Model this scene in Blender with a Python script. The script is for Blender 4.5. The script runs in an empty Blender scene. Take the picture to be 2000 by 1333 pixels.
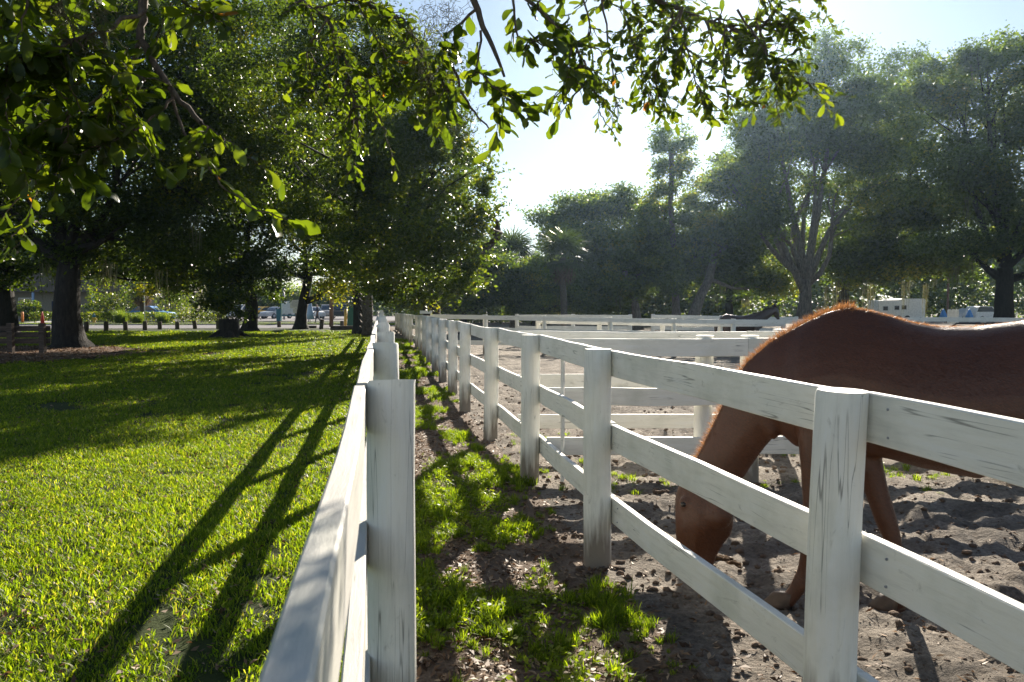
import bpy, math, random
import numpy as np
from mathutils import Vector, Matrix
R = math.radians
rng = np.random.default_rng(7)
random.seed(7)
scene = bpy.context.scene
col = scene.collection

# ------------------------------------------------------------------ camera, sky, sun, exposure
H, FPX, PITCH = 1.6, 1500.0, math.atan(69.5 / 1500.0)
cam_d = bpy.data.cameras.new("camera")
cam_d.sensor_width = 36.0
cam_d.lens = 36.0 * FPX / 2000.0
cam_d.clip_start, cam_d.clip_end = 0.05, 3000
cam_d.dof.use_dof = True
cam_d.dof.focus_distance = 4.6
cam_d.dof.aperture_fstop = 9.0
cam = bpy.data.objects.new("camera", cam_d)
cam.location = (0, 0, H)
cam.rotation_euler = (math.pi / 2 - PITCH, 0, 0)
col.objects.link(cam)
scene.camera = cam

SUN_AZ, SUN_EL = R(15.5), R(24.0)
SUN = Vector((math.sin(SUN_AZ) * math.cos(SUN_EL), math.cos(SUN_AZ) * math.cos(SUN_EL), math.sin(SUN_EL)))
world = bpy.data.worlds.new("World")
scene.world = world
world.use_nodes = True
wn = world.node_tree
wn.nodes.clear()
sky = wn.nodes.new("ShaderNodeTexSky")
sky.sky_type = 'NISHITA'
sky.sun_disc = False
sky.sun_elevation = SUN_EL
sky.sun_rotation = SUN_AZ
sky.altitude = 0
sky.air_density = 1.0
sky.dust_density = 0.12
sky.ozone_density = 1.2
bg = wn.nodes.new("ShaderNodeBackground")
bg.inputs[1].default_value = 0.05
hs = wn.nodes.new("ShaderNodeHueSaturation")
hs.inputs["Saturation"].default_value = 0.85
wo = wn.nodes.new("ShaderNodeOutputWorld")
wn.links.new(sky.outputs[0], hs.inputs['Color'])
wn.links.new(hs.outputs[0], bg.inputs[0])
wn.links.new(bg.outputs[0], wo.inputs[0])
sun_d = bpy.data.lights.new("sun", 'SUN')
sun_d.energy = 5.0
sun_d.angle = R(0.53)
sun_d.color = (1.0, 0.90, 0.76)
sun_o = bpy.data.objects.new("sun", sun_d)
sun_o.rotation_euler = SUN.to_track_quat('Z', 'Y').to_euler()
col.objects.link(sun_o)
vs = scene.view_settings
vs.view_transform = 'Standard'
vs.look = 'None'
vs.gamma = 1.0
vs.use_curve_mapping = False
vs.exposure = 1.42
scene.cycles.use_denoising = True
scene.cycles.max_bounces = 8
scene.cycles.diffuse_bounces = 4
scene.cycles.transmission_bounces = 4
scene.cycles.volume_bounces = 0
scene.cycles.sample_clamp_indirect = 6.0
scene.cycles.use_adaptive_sampling = True


# thin haze volume added to stand in for glare towards the sun
hz = bpy.data.materials.new("glare_haze")
hz.use_nodes = True
hz.node_tree.nodes.clear()
hv = hz.node_tree.nodes.new("ShaderNodeVolumePrincipled")
hv.inputs["Color"].default_value = (0.34, 0.49, 0.66, 1)
hv.inputs["Density"].default_value = 0.0003
hv.inputs["Anisotropy"].default_value = 0.78
ho = hz.node_tree.nodes.new("ShaderNodeOutputMaterial")
hz.node_tree.links.new(hv.outputs[0], ho.inputs["Volume"])
hm = bpy.data.meshes.new("haze")
hm.from_pydata([(x, y, z) for z in (-1.75, 34) for x, y in ((-910, -310), (910, -310), (910, 1510), (-910, 1510))], [], [(3, 2, 1, 0), (4, 5, 6, 7), (0, 1, 5, 4), (1, 2, 6, 5), (2, 3, 7, 6), (3, 0, 4, 7)])
hm.materials.append(hz)
hzo = bpy.data.objects.new("haze", hm)
hzo['kind'] = 'stuff'
col.objects.link(hzo)


# ------------------------------------------------------------------ helpers
def P(px, py, Y):
    """a point of the place at distance Y ahead that the photo shows at pixel (px, py)"""
    xc, yc = (px - 1000) / FPX, -(py - 666.5) / FPX
    cp, sp = math.cos(PITCH), math.sin(PITCH)
    d = Vector((xc, cp + yc * sp, -sp + yc * cp))
    return Vector((0, 0, H)) + d * (Y / d.y)


def tag(o, label=None, cat=None, group=None, kind=None):
    if label: o['label'] = label
    if cat: o['category'] = cat
    if group: o['group'] = group
    if kind: o['kind'] = kind
    return o


def empty(name, loc, rz=0.0):
    o = bpy.data.objects.new(name, None)
    o.empty_display_size = 0.2
    o.location = loc
    o.rotation_euler = (0, 0, rz)
    col.objects.link(o)
    return o


def link(name, me, parent=None, loc=None, rot=None):
    o = bpy.data.objects.new(name, me)
    col.objects.link(o)
    if parent is not None: o.parent = parent
    if loc is not None: o.location = loc
    if rot is not None: o.rotation_euler = rot
    return o


def np_mesh(name, verts, polys, mat, attr=None, smooth=False):
    """verts (N,3), polys (M,k) -> mesh"""
    me = bpy.data.meshes.new(name)
    n, m, k = len(verts), len(polys), polys.shape[1]
    me.vertices.add(n)
    me.vertices.foreach_set("co", np.asarray(verts, dtype=np.float32).ravel())
    me.loops.add(m * k)
    me.loops.foreach_set("vertex_index", np.asarray(polys, dtype=np.int32).ravel())
    me.polygons.add(m)
    me.polygons.foreach_set("loop_start", np.arange(0, m * k, k, dtype=np.int32))
    me.polygons.foreach_set("loop_total", np.full(m, k, dtype=np.int32))
    me.update(calc_edges=True)
    if attr is not None:
        a = me.attributes.new("tint", 'FLOAT', 'POINT')
        a.data.foreach_set("value", np.asarray(attr, dtype=np.float32))
    if smooth: me.polygons.foreach_set("use_smooth", np.ones(m, dtype=bool))
    if mat: me.materials.append(mat)
    return me


class MB:
    """collects simple solids, builds ONE mesh object"""
    def __init__(self):
        self.v, self.f, self.s = [], [], []

    def add(self, vs, fs, smooth=False):
        o = len(self.v)
        self.v += [tuple(p) for p in vs]
        for f in fs:
            self.f.append(tuple(i + o for i in f))
            self.s.append(smooth)
        return self

    def box(self, c, s, rz=0.0, ch=0.0):
        x, y, z = s[0] / 2, s[1] / 2, s[2] / 2
        m = Matrix.Rotation(rz, 3, 'Z')
        vs = [m @ Vector((a * x, b * y, d * z)) + Vector(c) for d in (-1, 1) for a, b in ((-1, -1), (1, -1), (1, 1), (-1, 1))]
        return self.add(vs, [(3, 2, 1, 0), (4, 5, 6, 7), (0, 1, 5, 4), (1, 2, 6, 5), (2, 3, 7, 6), (3, 0, 4, 7)])

    def tube(self, pts, rad, n=10, caps=True, jit=0.0, twist=0.0):
        pts = [Vector(p) for p in pts]
        vs, fs = [], []
        up = None
        for i, p in enumerate(pts):
            t = (pts[min(i + 1, len(pts) - 1)] - pts[max(i - 1, 0)])
            t.normalize()
            if up is None:
                up = t.orthogonal().normalized()
            up = (up - t * up.dot(t)).normalized()
            w = t.cross(up)
            r = rad[i] if hasattr(rad, '__len__') else rad
            for j in range(n):
                a = 2 * math.pi * j / n + twist * i
                q = r * (1 + jit * random.uniform(-1, 1))
                vs.append(p + up * (math.cos(a) * q) + w * (math.sin(a) * q))
        for i in range(len(pts) - 1):
            for j in range(n):
                a, b = i * n + j, i * n + (j + 1) % n
                fs.append((a, b, b + n, a + n))
        if caps:
            fs.append(tuple(reversed(range(n))))
            fs.append(tuple(range((len(pts) - 1) * n, len(pts) * n)))
        return self.add(vs, fs, True)

    def lathe(self, prof, n=14, c=(0, 0, 0)):
        vs, fs = [], []
        for r, z in prof:
            for j in range(n):
                a = 2 * math.pi * j / n
                vs.append((c[0] + r * math.cos(a), c[1] + r * math.sin(a), c[2] + z))
        for i in range(len(prof) - 1):
            for j in range(n):
                a, b = i * n + j, i * n + (j + 1) % n
                fs.append((a, b, b + n, a + n))
        fs.append(tuple(reversed(range(n))))
        fs.append(tuple(range((len(prof) - 1) * n, len(prof) * n)))
        return self.add(vs, fs, True)

    def prism(self, outline, y0, y1):
        """outline in x,z extruded along y"""
        n = len(outline)
        vs = [(x, y0, z) for x, z in outline] + [(x, y1, z) for x, z in outline]
        fs = [tuple(range(n)), tuple(reversed(range(n, 2 * n)))]
        fs += [(i, i + n, (i + 1) % n + n, (i + 1) % n) for i in range(n)]
        return self.add(vs, fs)

    def mesh(self, name, mat):
        me = bpy.data.meshes.new(name)
        me.from_pydata(self.v, [], self.f)
        me.polygons.foreach_set("use_smooth", np.array(self.s, dtype=bool))
        me.update()
        if mat: me.materials.append(mat)
        return me

    def build(self, name, mat, parent=None, loc=None, rot=None):
        return link(name, self.mesh(name, mat), parent, loc, rot)


_tab = rng.random((16, 128, 128))


def vnoise(x, y, k=0):
    t = _tab[k % 16]
    xi, yi = np.floor(x).astype(int), np.floor(y).astype(int)
    fx, fy = x - xi, y - yi
    fx, fy = fx * fx * (3 - 2 * fx), fy * fy * (3 - 2 * fy)
    g = lambda a, b: t[a % 128, b % 128]
    return (g(xi, yi) * (1 - fx) + g(xi + 1, yi) * fx) * (1 - fy) + (g(xi, yi + 1) * (1 - fx) + g(xi + 1, yi + 1) * fx) * fy


def fbm(x, y, k=0, o=4):
    s, a, tot = 0, 0.5, 0
    for i in range(o):
        s = s + a * vnoise(x * 2 ** i + 7.3 * i, y * 2 ** i + 3.1 * i, k + i)
        tot += a
        a *= 0.5
    return s / tot


# ------------------------------------------------------------------ materials
def new_mat(name):
    m = bpy.data.materials.new(name)
    m.use_nodes = True
    nt = m.node_tree
    b = nt.nodes["Principled BSDF"]
    return m, nt, b


def N(nt, t, **kw):
    n = nt.nodes.new(t)
    for k, v in kw.items():
        if k.startswith("i_"):
            n.inputs[k[2:].replace("_", " ")].default_value = v
        else:
            setattr(n, k, v)
    return n


def ramp(nt, fac, stops):
    r = N(nt, "ShaderNodeValToRGB")
    e = r.color_ramp.elements
    while len(e) < len(stops): e.new(0.5)
    for i, (p, c) in enumerate(stops):
        e[i].position = p
        e[i].color = (*c, 1) if len(c) == 3 else c
    nt.links.new(fac, r.inputs[0])
    return r.outputs[0]


def noise(nt, vec, scale, detail=4, rough=0.55, dist=0.0):
    n = N(nt, "ShaderNodeTexNoise")
    n.inputs["Scale"].default_value = scale
    n.inputs["Detail"].default_value = detail
    n.inputs["Roughness"].default_value = rough
    n.inputs["Distortion"].default_value = dist
    if vec is not None: nt.links.new(vec, n.inputs["Vector"])
    return n.outputs[0]


def mapped(nt, scale=(1, 1, 1), kind="Object", rnd=False):
    tc = N(nt, "ShaderNodeTexCoord")
    mp = N(nt, "ShaderNodeMapping")
    mp.inputs["Scale"].default_value = scale
    src = tc.outputs[kind]
    if rnd:
        oi = N(nt, "ShaderNodeObjectInfo")
        mul = N(nt, "ShaderNodeMath", operation='MULTIPLY')
        mul.inputs[1].default_value = 37.0
        nt.links.new(oi.outputs["Random"], mul.inputs[0])
        ad = N(nt, "ShaderNodeVectorMath", operation='ADD')
        nt.links.new(src, ad.inputs[0])
        nt.links.new(mul.outputs[0], ad.inputs[1])
        src = ad.outputs[0]
    nt.links.new(src, mp.inputs["Vector"])
    return mp.outputs[0]


def mixc(nt, fac, a, b, mode='MIX'):
    m = N(nt, "ShaderNodeMix", data_type='RGBA', blend_type=mode)
    if isinstance(fac, (int, float)): m.inputs[0].default_value = fac
    else: nt.links.new(fac, m.inputs[0])
    for s, v in ((6, a), (7, b)):
        if isinstance(v, tuple): m.inputs[s].default_value = (*v, 1)
        else: nt.links.new(v, m.inputs[s])
    return m.outputs[2]


def bump(nt, b, h, strength=0.5, dist=0.01):
    n = N(nt, "ShaderNodeBump")
    n.inputs["Strength"].default_value = strength
    n.inputs["Distance"].default_value = dist
    nt.links.new(h, n.inputs["Height"])
    nt.links.new(n.outputs[0], b.inputs["Normal"])


def plain(name, c, rough=0.6, metal=0.0, var=0.15, scale=6.0):
    m, nt, b = new_mat(name)
    n = noise(nt, mapped(nt), scale)
    lo = tuple(x * (1 - var) for x in c)
    hi = tuple(min(1, x * (1 + var)) for x in c)
    nt.links.new(ramp(nt, n, [(0.3, lo), (0.7, hi)]), b.inputs["Base Color"])
    b.inputs["Roughness"].default_value = rough
    b.inputs["Metallic"].default_value = metal
    return m


def leafy(name, stops, trans=0.4, rough=0.4, tcol=(1.5, 1.6, 0.5), spec=0.5, jitter=0.08):
    m, nt, b = new_mat(name)
    at = N(nt, "ShaderNodeAttribute", attribute_name="tint")
    oi = N(nt, "ShaderNodeObjectInfo")
    sub = N(nt, "ShaderNodeMath", operation='MULTIPLY_ADD')
    sub.inputs[1].default_value = jitter
    nt.links.new(oi.outputs["Random"], sub.inputs[0])
    nt.links.new(at.outputs["Fac"], sub.inputs[2])
    c = ramp(nt, sub.outputs[0], stops)
    nt.links.new(c, b.inputs["Base Color"])
    b.inputs["Roughness"].default_value = rough
    b.inputs["Specular IOR Level"].default_value = spec
    t = N(nt, "ShaderNodeBsdfTranslucent")
    nt.links.new(mixc(nt, 1.0, c, tcol, 'MULTIPLY'), t.inputs[0])
    mx = N(nt, "ShaderNodeMixShader")
    mx.inputs[0].default_value = trans
    out = nt.nodes["Material Output"]
    nt.links.new(b.outputs[0], mx.inputs[1])
    nt.links.new(t.outputs[0], mx.inputs[2])
    nt.links.new(mx.outputs[0], out.inputs[0])
    return m


def painted_wood(name, sc, base=(0.80, 0.785, 0.715), dirt=True):
    """weathered white paint: grain streaks, hairline cracks, scuffs, mud splashed low on the posts"""
    m, nt, b = new_mat(name)
    v = mapped(nt, sc, rnd=True)
    v2 = mapped(nt, (1, 1, 1), rnd=True)
    v3 = mapped(nt, tuple(2.6 if k > 1 else 1.0 for k in sc), rnd=True)
    grain = noise(nt, v, 9, 6, 0.65, 0.3)
    c = ramp(nt, grain, [(0.30, tuple(x * 0.86 for x in base)), (0.5, base), (0.75, tuple(min(.82, x * 1.1) for x in base))])
    sb0 = N(nt, "ShaderNodeMath", operation='SUBTRACT')
    sb0.inputs[1].default_value = 0.5
    nt.links.new(noise(nt, mapped(nt, tuple(k * (2.2 if k > 1 else 0.55) for k in sc), rnd=True), 4.0, 2, 0.4, 0.0), sb0.inputs[0])
    ab0 = N(nt, "ShaderNodeMath", operation='ABSOLUTE')
    nt.links.new(sb0.outputs[0], ab0.inputs[0])
    line = ramp(nt, ab0.outputs[0], [(0.002, (0.75, 0.75, 0.75)), (0.010, (0, 0, 0))])
    some = ramp(nt, noise(nt, v2, 3.0, 3), [(0.52, (0, 0, 0)), (0.60, (1, 1, 1))])
    crack = mixc(nt, 1.0, line, some, 'MULTIPLY')
    c = mixc(nt, crack, c, (0.13, 0.125, 0.11))
    algae = ramp(nt, noise(nt, v2, 2.2, 5, 0.6), [(0.5, (0, 0, 0)), (0.78, (0.55, 0.55, 0.55))])
    c = mixc(nt, algae, c, (0.40, 0.42, 0.33))
    scuff = ramp(nt, noise(nt, v3, 6.0, 8, 0.75, 0.8), [(0.60, (0, 0, 0)), (0.72, (0.6, 0.6, 0.6))])
    c = mixc(nt, scuff, c, (0.27, 0.26, 0.22))
    if dirt:
        sx = N(nt, "ShaderNodeSeparateXYZ")
        tc = N(nt, "ShaderNodeTexCoord")
        nt.links.new(tc.outputs["Object"], sx.inputs[0])
        ma = N(nt, "ShaderNodeMath", operation='MULTIPLY_ADD')
        ma.inputs[1].default_value = 0.75
        nt.links.new(noise(nt, v, 6, 5), ma.inputs[0])
        sb = N(nt, "ShaderNodeMath", operation='SUBTRACT')
        nt.links.new(ma.outputs[0], sb.inputs[0])
        ma.inputs[2].default_value = 0.0
        nt.links.new(sx.outputs[2], sb.inputs[1])
        mud = ramp(nt, sb.outputs[0], [(0.0, (0, 0, 0)), (0.26, (0.85, 0.85, 0.85))])
        c = mixc(nt, mud, c, (0.115, 0.085, 0.06))
    nt.links.new(c, b.inputs["Base Color"])
    b.inputs["Roughness"].default_value = 0.62
    b.inputs["Specular IOR Level"].default_value = 0.3
    bump(nt, b, noise(nt, v, 11, 6, 0.7, 0.3), 0.45, 0.006)
    return m


def bark(name, a, b_, sc=(5, 5, 1.4), dist=0.06):
    m, nt, b = new_mat(name)
    v = mapped(nt, sc)
    n = noise(nt, v, 2.2, 8, 0.65, 0.4)
    nt.links.new(ramp(nt, n, [(0.35, a), (0.68, b_)]), b.inputs["Base Color"])
    b.inputs["Roughness"].default_value = 0.9
    bump(nt, b, n, 0.9, dist)
    return m


def earth(name, stops, s1=3.0, s2=60.0, bdist=0.02, bstr=0.8, rough=0.95):
    m, nt, b = new_mat(name)
    v = mapped(nt)
    big = noise(nt, v, s1, 6, 0.6)
    fine = noise(nt, v, s2, 5, 0.7)
    mx = N(nt, "ShaderNodeMath", operation='MULTIPLY_ADD')
    mx.inputs[1].default_value = 0.45
    nt.links.new(fine, mx.inputs[0])
    m2 = N(nt, "ShaderNodeMath", operation='MULTIPLY')
    m2.inputs[1].default_value = 0.55
    nt.links.new(big, m2.inputs[0])
    nt.links.new(m2.outputs[0], mx.inputs[2])
    nt.links.new(ramp(nt, mx.outputs[0], stops), b.inputs["Base Color"])
    b.inputs["Roughness"].default_value = rough
    b.inputs["Specular IOR Level"].default_value = 0.2
    bump(nt, b, fine, bstr, bdist)
    return m


M = {}
M['post'] = painted_wood("white_post_paint", (3.2, 3.2, 0.35))
M['rail'] = painted_wood("white_rail_paint", (0.35, 3.0, 3.0), dirt=False)
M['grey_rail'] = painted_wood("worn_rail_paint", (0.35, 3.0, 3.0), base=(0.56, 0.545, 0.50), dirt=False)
M['bark'] = bark("oak_bark", (0.007, 0.006, 0.005), (0.034, 0.028, 0.022))
M['grey_bark'] = bark("grey_bark", (0.06, 0.052, 0.045), (0.22, 0.19, 0.16))
M['palm_bark'] = bark("palm_bark", (0.05, 0.04, 0.03), (0.20, 0.165, 0.125), (6, 6, 9), 0.05)
M['twig'] = bark("twig_bark", (0.05, 0.035, 0.028), (0.16, 0.12, 0.09), (30, 30, 12), 0.004)
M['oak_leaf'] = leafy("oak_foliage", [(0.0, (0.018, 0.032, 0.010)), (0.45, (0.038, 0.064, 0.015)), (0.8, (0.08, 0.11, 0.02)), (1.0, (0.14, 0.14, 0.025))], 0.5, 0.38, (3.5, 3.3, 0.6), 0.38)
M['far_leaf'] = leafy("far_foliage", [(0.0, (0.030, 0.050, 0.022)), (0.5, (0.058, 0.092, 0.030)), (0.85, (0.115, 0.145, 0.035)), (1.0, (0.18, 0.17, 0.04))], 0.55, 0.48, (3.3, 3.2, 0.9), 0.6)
M['near_leaf'] = leafy("near_leaf", [(0.0, (0.022, 0.035, 0.008)), (0.5, (0.045, 0.07, 0.012)), (0.955, (0.085, 0.105, 0.016)), (0.975, (0.16, 0.055, 0.025)), (1.0, (0.18, 0.07, 0.03))], 0.57, 0.32, (2.9, 2.9, 0.5), 0.5, 0.0)
M['moss'] = leafy("spanish_moss", [(0.0, (0.10, 0.105, 0.07)), (1.0, (0.20, 0.20, 0.13))], 0.35, 0.8, (1.2, 1.15, 0.8), 0.1)
M['grass'] = leafy("grass_blades", [(0.0, (0.026, 0.050, 0.008)), (0.45, (0.084, 0.132, 0.017)), (0.8, (0.155, 0.198, 0.026)), (0.95, (0.205, 0.225, 0.045)), (1.0, (0.29, 0.26, 0.12))], 0.58, 0.45, (2.7, 2.75, 0.42), 0.2)
M['palm_leaf'] = leafy("palm_frond", [(0.0, (0.03, 0.05, 0.015)), (1.0, (0.07, 0.10, 0.025))], 0.35, 0.4, (1.6, 1.7, 0.5))
M['dead_frond'] = leafy("dead_frond", [(0.0, (0.10, 0.06, 0.035)), (1.0, (0.22, 0.14, 0.09))], 0.3, 0.7, (1.1, 1.0, 0.9), 0.2)
M['litter'] = leafy("fallen_leaf", [(0.0, (0.045, 0.026, 0.015)), (0.5, (0.13, 0.075, 0.04)), (0.9, (0.26, 0.17, 0.10)), (1.0, (0.40, 0.30, 0.20))], 0.2, 0.6, (1.2, 0.9, 0.6), 0.3)
M['lawn'] = earth("lawn_soil", [(0.3, (0.02, 0.028, 0.008)), (0.6, (0.04, 0.058, 0.012)), (0.75, (0.07, 0.06, 0.03))], 1.2, 40)
M['lane'] = earth("lane_soil", [(0.3, (0.06, 0.043, 0.03)), (0.52, (0.155, 0.115, 0.085)), (0.72, (0.30, 0.245, 0.20))], 2.5, 55)
M['dirt'] = earth("paddock_dirt", [(0.34, (0.062, 0.052, 0.043)), (0.5, (0.195, 0.168, 0.138)), (0.66, (0.42, 0.37, 0.31))], 2.0, 30, 0.04, 1.0)
M['clod'] = earth("dirt_clod", [(0.3, (0.07, 0.05, 0.038)), (0.6, (0.18, 0.13, 0.095))], 9, 80)
M['manure'] = earth("manure", [(0.3, (0.045, 0.026, 0.014)), (0.6, (0.13, 0.075, 0.035))], 20, 120)
M['mulch'] = earth("mulch_bed", [(0.3, (0.05, 0.032, 0.022)), (0.6, (0.17, 0.11, 0.075))], 4, 60)
M['asphalt'] = earth("road_asphalt", [(0.3, (0.16, 0.15, 0.16)), (0.7, (0.24, 0.23, 0.24))], 0.6, 30, 0.004)
M['concrete'] = plain("concrete", (0.42, 0.40, 0.36), 0.85)
M['dark_wood'] = bark("dark_weathered_wood", (0.04, 0.028, 0.022), (0.12, 0.085, 0.065), (1.5, 8, 8), 0.006)
M['bollard'] = bark("bollard_wood", (0.045, 0.035, 0.028), (0.15, 0.12, 0.09), (8, 8, 2), 0.01)
M['pole'] = bark("utility_pole_wood", (0.12, 0.07, 0.045), (0.26, 0.16, 0.11), (8, 8, 1), 0.01)
for k, c, r in (('white', (0.78, 0.78, 0.76), 0.45), ('beige', (0.26, 0.23, 0.17), 0.8), ('roof', (0.12, 0.10, 0.09), 0.8), ('black', (0.015, 0.015, 0.017), 0.45),
                ('yellow', (0.72, 0.46, 0.06), 0.45), ('blue', (0.05, 0.24, 0.62), 0.45), ('teal', (0.03, 0.17, 0.22), 0.5), ('red', (0.60, 0.05, 0.05), 0.5),
                ('green', (0.02, 0.13, 0.07), 0.5), ('grey', (0.30, 0.31, 0.33), 0.5), ('silver', (0.55, 0.57, 0.60), 0.3), ('navy', (0.02, 0.03, 0.08), 0.8),
                ('skin', (0.45, 0.26, 0.18), 0.6), ('light_blue', (0.30, 0.45, 0.68), 0.5), ('rubber', (0.02, 0.02, 0.02), 0.8), ('hair', (0.03, 0.02, 0.015), 0.7),
                ('cream', (0.62, 0.60, 0.50), 0.6), ('orange', (0.75, 0.24, 0.05), 0.5), ('olive', (0.30, 0.28, 0.06), 0.8)):
    M[k] = plain(k + "_paint" if k not in ('skin', 'hair', 'rubber') else k, c, r)
gm, gnt, gb = new_mat("window_glass")
gb.inputs["Base Color"].default_value = (0.03, 0.05, 0.08, 1)
gb.inputs["Roughness"].default_value = 0.06
gb.inputs["Specular IOR Level"].default_value = 0.8
M['glass'] = gm


def coat(name, a, b_, dark):
    m, nt, b = new_mat(name)
    v = mapped(nt, (1, 1, 1))
    n = noise(nt, v, 3.0, 4)
    c = ramp(nt, n, [(0.3, a), (0.7, b_)])
    vh = mapped(nt, (14, 60, 40))
    hair = noise(nt, vh, 6, 4, 0.7, 0.4)
    c = mixc(nt, ramp(nt, hair, [(0.35, (0.45, 0.45, 0.45)), (0.6, (0, 0, 0))]), c, dark)
    nt.links.new(c, b.inputs["Base Color"])
    b.inputs["Roughness"].default_value = 0.36
    b.inputs["Specular IOR Level"].default_value = 0.6
    b.inputs["Sheen Weight"].default_value = 0.08
    b.inputs["Sheen Roughness"].default_value = 0.4
    b.inputs["Sheen Tint"].default_value = (1.0, 0.55, 0.3, 1)
    bump(nt, b, hair, 0.5, 0.006)
    return m


M['chestnut'] = coat("chestnut_coat", (0.068, 0.0210, 0.0080), (0.108, 0.0345, 0.0125), (0.037, 0.0115, 0.0052))
M['bay'] = coat("dark_bay_coat", (0.035, 0.018, 0.013), (0.055, 0.027, 0.018), (0.02, 0.011, 0.008))
M['mane'] = leafy("chestnut_mane", [(0.0, (0.16, 0.07, 0.028)), (1.0, (0.46, 0.28, 0.13))], 0.55, 0.4, (1.3, 1.0, 0.7))
M['black_mane'] = leafy("black_mane", [(0.0, (0.012, 0.009, 0.008)), (1.0, (0.03, 0.02, 0.016))], 0.2, 0.5, (1.1, 1.0, 0.9))
M['hoof'] = plain("hoof_horn", (0.10, 0.062, 0.038), 0.55, var=0.3, scale=20)
M['eye'] = plain("eye_dark", (0.012, 0.008, 0.006), 0.1)

# ------------------------------------------------------------------ ground
RF = [(-14.0, 4.75), (-4, 2.42), (0.05, 1.48), (2.40, 1.025), (4.68, 0.524), (6.90, 0.161), (9.12, -0.255), (11.54, -0.708), (13.87, -1.075), (16.2, -1.47), (18.7, -1.88),
      (21.4, -2.32), (24.7, -2.82), (27.3, -3.26), (29.8, -3.69), (32.9, -4.34), (35.3, -4.80), (38.0, -5.30), (40.7, -5.76), (44.2, -6.40), (48.0, -7.10), (51.0, -7.69), (60, -9.5), (150, -28)]
RFY, RFX = np.array([a for a, b in RF]), np.array([b for a, b in RF])


def right_x(y): return np.interp(y, RFY, RFX)


def left_x(y): return 0.038 - 0.1713 * np.asarray(y, dtype=float)


def ground_z(x, y):
    """gentle fall of the paddock away from the camera"""
    x, y = np.asarray(x, float), np.asarray(y, float)
    t = np.clip((y - 9) / 18, 0, 1)
    t = t * t * (3 - 2 * t)
    w = np.clip((x - right_x(y) + 0.5) / 9, 0, 1)
    return -0.20 * t * (0.25 + 0.75 * w) * np.clip((x - left_x(y)) / 1.5, 0, 1)


def steps(a, b, s0, g):
    out = [a]
    while out[-1] < b:
        out.append(out[-1] + max(s0, g * max(0.0, out[-1])))
    return np.array(out)


def sheet(name, ys, edge, offs, relief, mat, kind='structure'):
    Y = np.repeat(ys, len(offs))
    O = np.tile(offs, len(ys))
    X = edge(Y) + O
    Z = ground_z(X, Y) + relief(X, Y, O)
    nr, nc = len(ys), len(offs)
    i = (np.arange(nr - 1)[:, None] * nc + np.arange(nc - 1)[None, :]).ravel()
    q = np.stack([i, i + 1, i + 1 + nc, i + nc], 1)
    if offs[-1] < offs[0]: q = q[:, ::-1]
    o = link(name, np_mesh(name, np.stack([X, Y, Z], 1), q, mat, None, True))
    return tag(o, kind=kind)


def dirt_relief(x, y, o):
    a = np.clip(o / 0.6, 0, 1) * np.clip(14 / np.maximum(y, 3), 0.15, 1)
    r = fbm(x * 3.2, y * 3.2, 1, 4) - 0.5
    h = np.abs(fbm(x * 6.5 + 9, y * 6.5, 5, 3) - 0.5) * 2
    hoof = np.clip(vnoise(x * 4.4, y * 4.4, 9) - 0.68, 0, 1) * -0.12
    k = fbm(x * 19, y * 19, 2, 3) - 0.5
    return a * (0.115 * r - 0.055 * h + 0.03 + hoof + 0.036 * k)


ysA = np.concatenate([np.arange(-12, 0.9, 0.6), steps(0.9, 150, 0.03, 0.012)])
sheet("paddock", ysA, right_x, steps(0, 110, 0.032, 0.015), dirt_relief, M['dirt'])
ysB = np.concatenate([np.arange(-12, 0.9, 0.6), steps(0.9, 150, 0.06, 0.02)])


def lane_sheet():
    u = np.linspace(0, 1, 34)
    Y = np.repeat(ysB, len(u))
    U = np.tile(u, len(ysB))
    X = left_x(Y) * (1 - U) + right_x(Y) * U
    e = np.minimum(1, np.minimum(U, 1 - U) * 8)
    Z = ground_z(X, Y) + e * (0.05 * (fbm(X * 2.5, Y * 2.5, 3, 4) - 0.45))
    nr, nc = len(ysB), len(u)
    i = (np.arange(nr - 1)[:, None] * nc + np.arange(nc - 1)[None, :]).ravel()
    q = np.stack([i, i + 1, i + 1 + nc, i + nc], 1)
    o = link("lane", np_mesh("lane", np.stack([X, Y, Z], 1), q, M['lane'], None, True))
    tag(o, kind='structure')


lane_sheet()
sheet("lawn", ysB, left_x, -steps(0, 120, 0.12, 0.035), lambda x, y, o: np.clip(-o / 0.4, 0, 1) * 0.03 * (fbm(x * .9, y * .9, 4, 3) - 0.5), M['lawn'])
g = MB().add([(-900, -300, -0.7), (900, -300, -0.7), (900, 1500, -0.7), (-900, 1500, -0.7)], [(0, 1, 2, 3)]).build("ground", M['lawn'])
tag(g, kind='structure')

# road across the far side of the lawn, its kerb, the mulch bed under the big oak
rd = MB().add([(-110, 47.0, 0.012), (-8.9, 54.5, 0.012), (-10.4, 63.5, 0.012), (-110, 57.5, 0.012)], [(0, 1, 2, 3)]).build("road", M['asphalt'])
tag(rd, kind='structure')
kb = MB()
for i in range(34):
    a, b = Vector((-110, 57.62, 0)), Vector((-10.5, 63.62, 0))
    d = (b - a) / 34
    c = a + d * (i + 0.5)
    kb.box((c.x, c.y, 0.06), (d.length - 0.02, 0.18, 0.13), math.atan2(d.y, d.x))
tag(kb.build("kerb", M['concrete']), kind='structure')
pk = MB().add([(-70, 76, 0.012), (-11, 80, 0.012), (-13, 112, 0.012), (-70, 112, 0.012)], [(0, 1, 2, 3)]).build("parking_pavement", M['asphalt'])
tag(pk, kind='structure')
wk = MB().add([(-43, 66.0, 0.016), (-39.2, 66.2, 0.016), (-46.5, 84, 0.016), (-50.5, 84, 0.016)], [(0, 1, 2, 3)]).build("footpath", M['concrete'])
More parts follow.
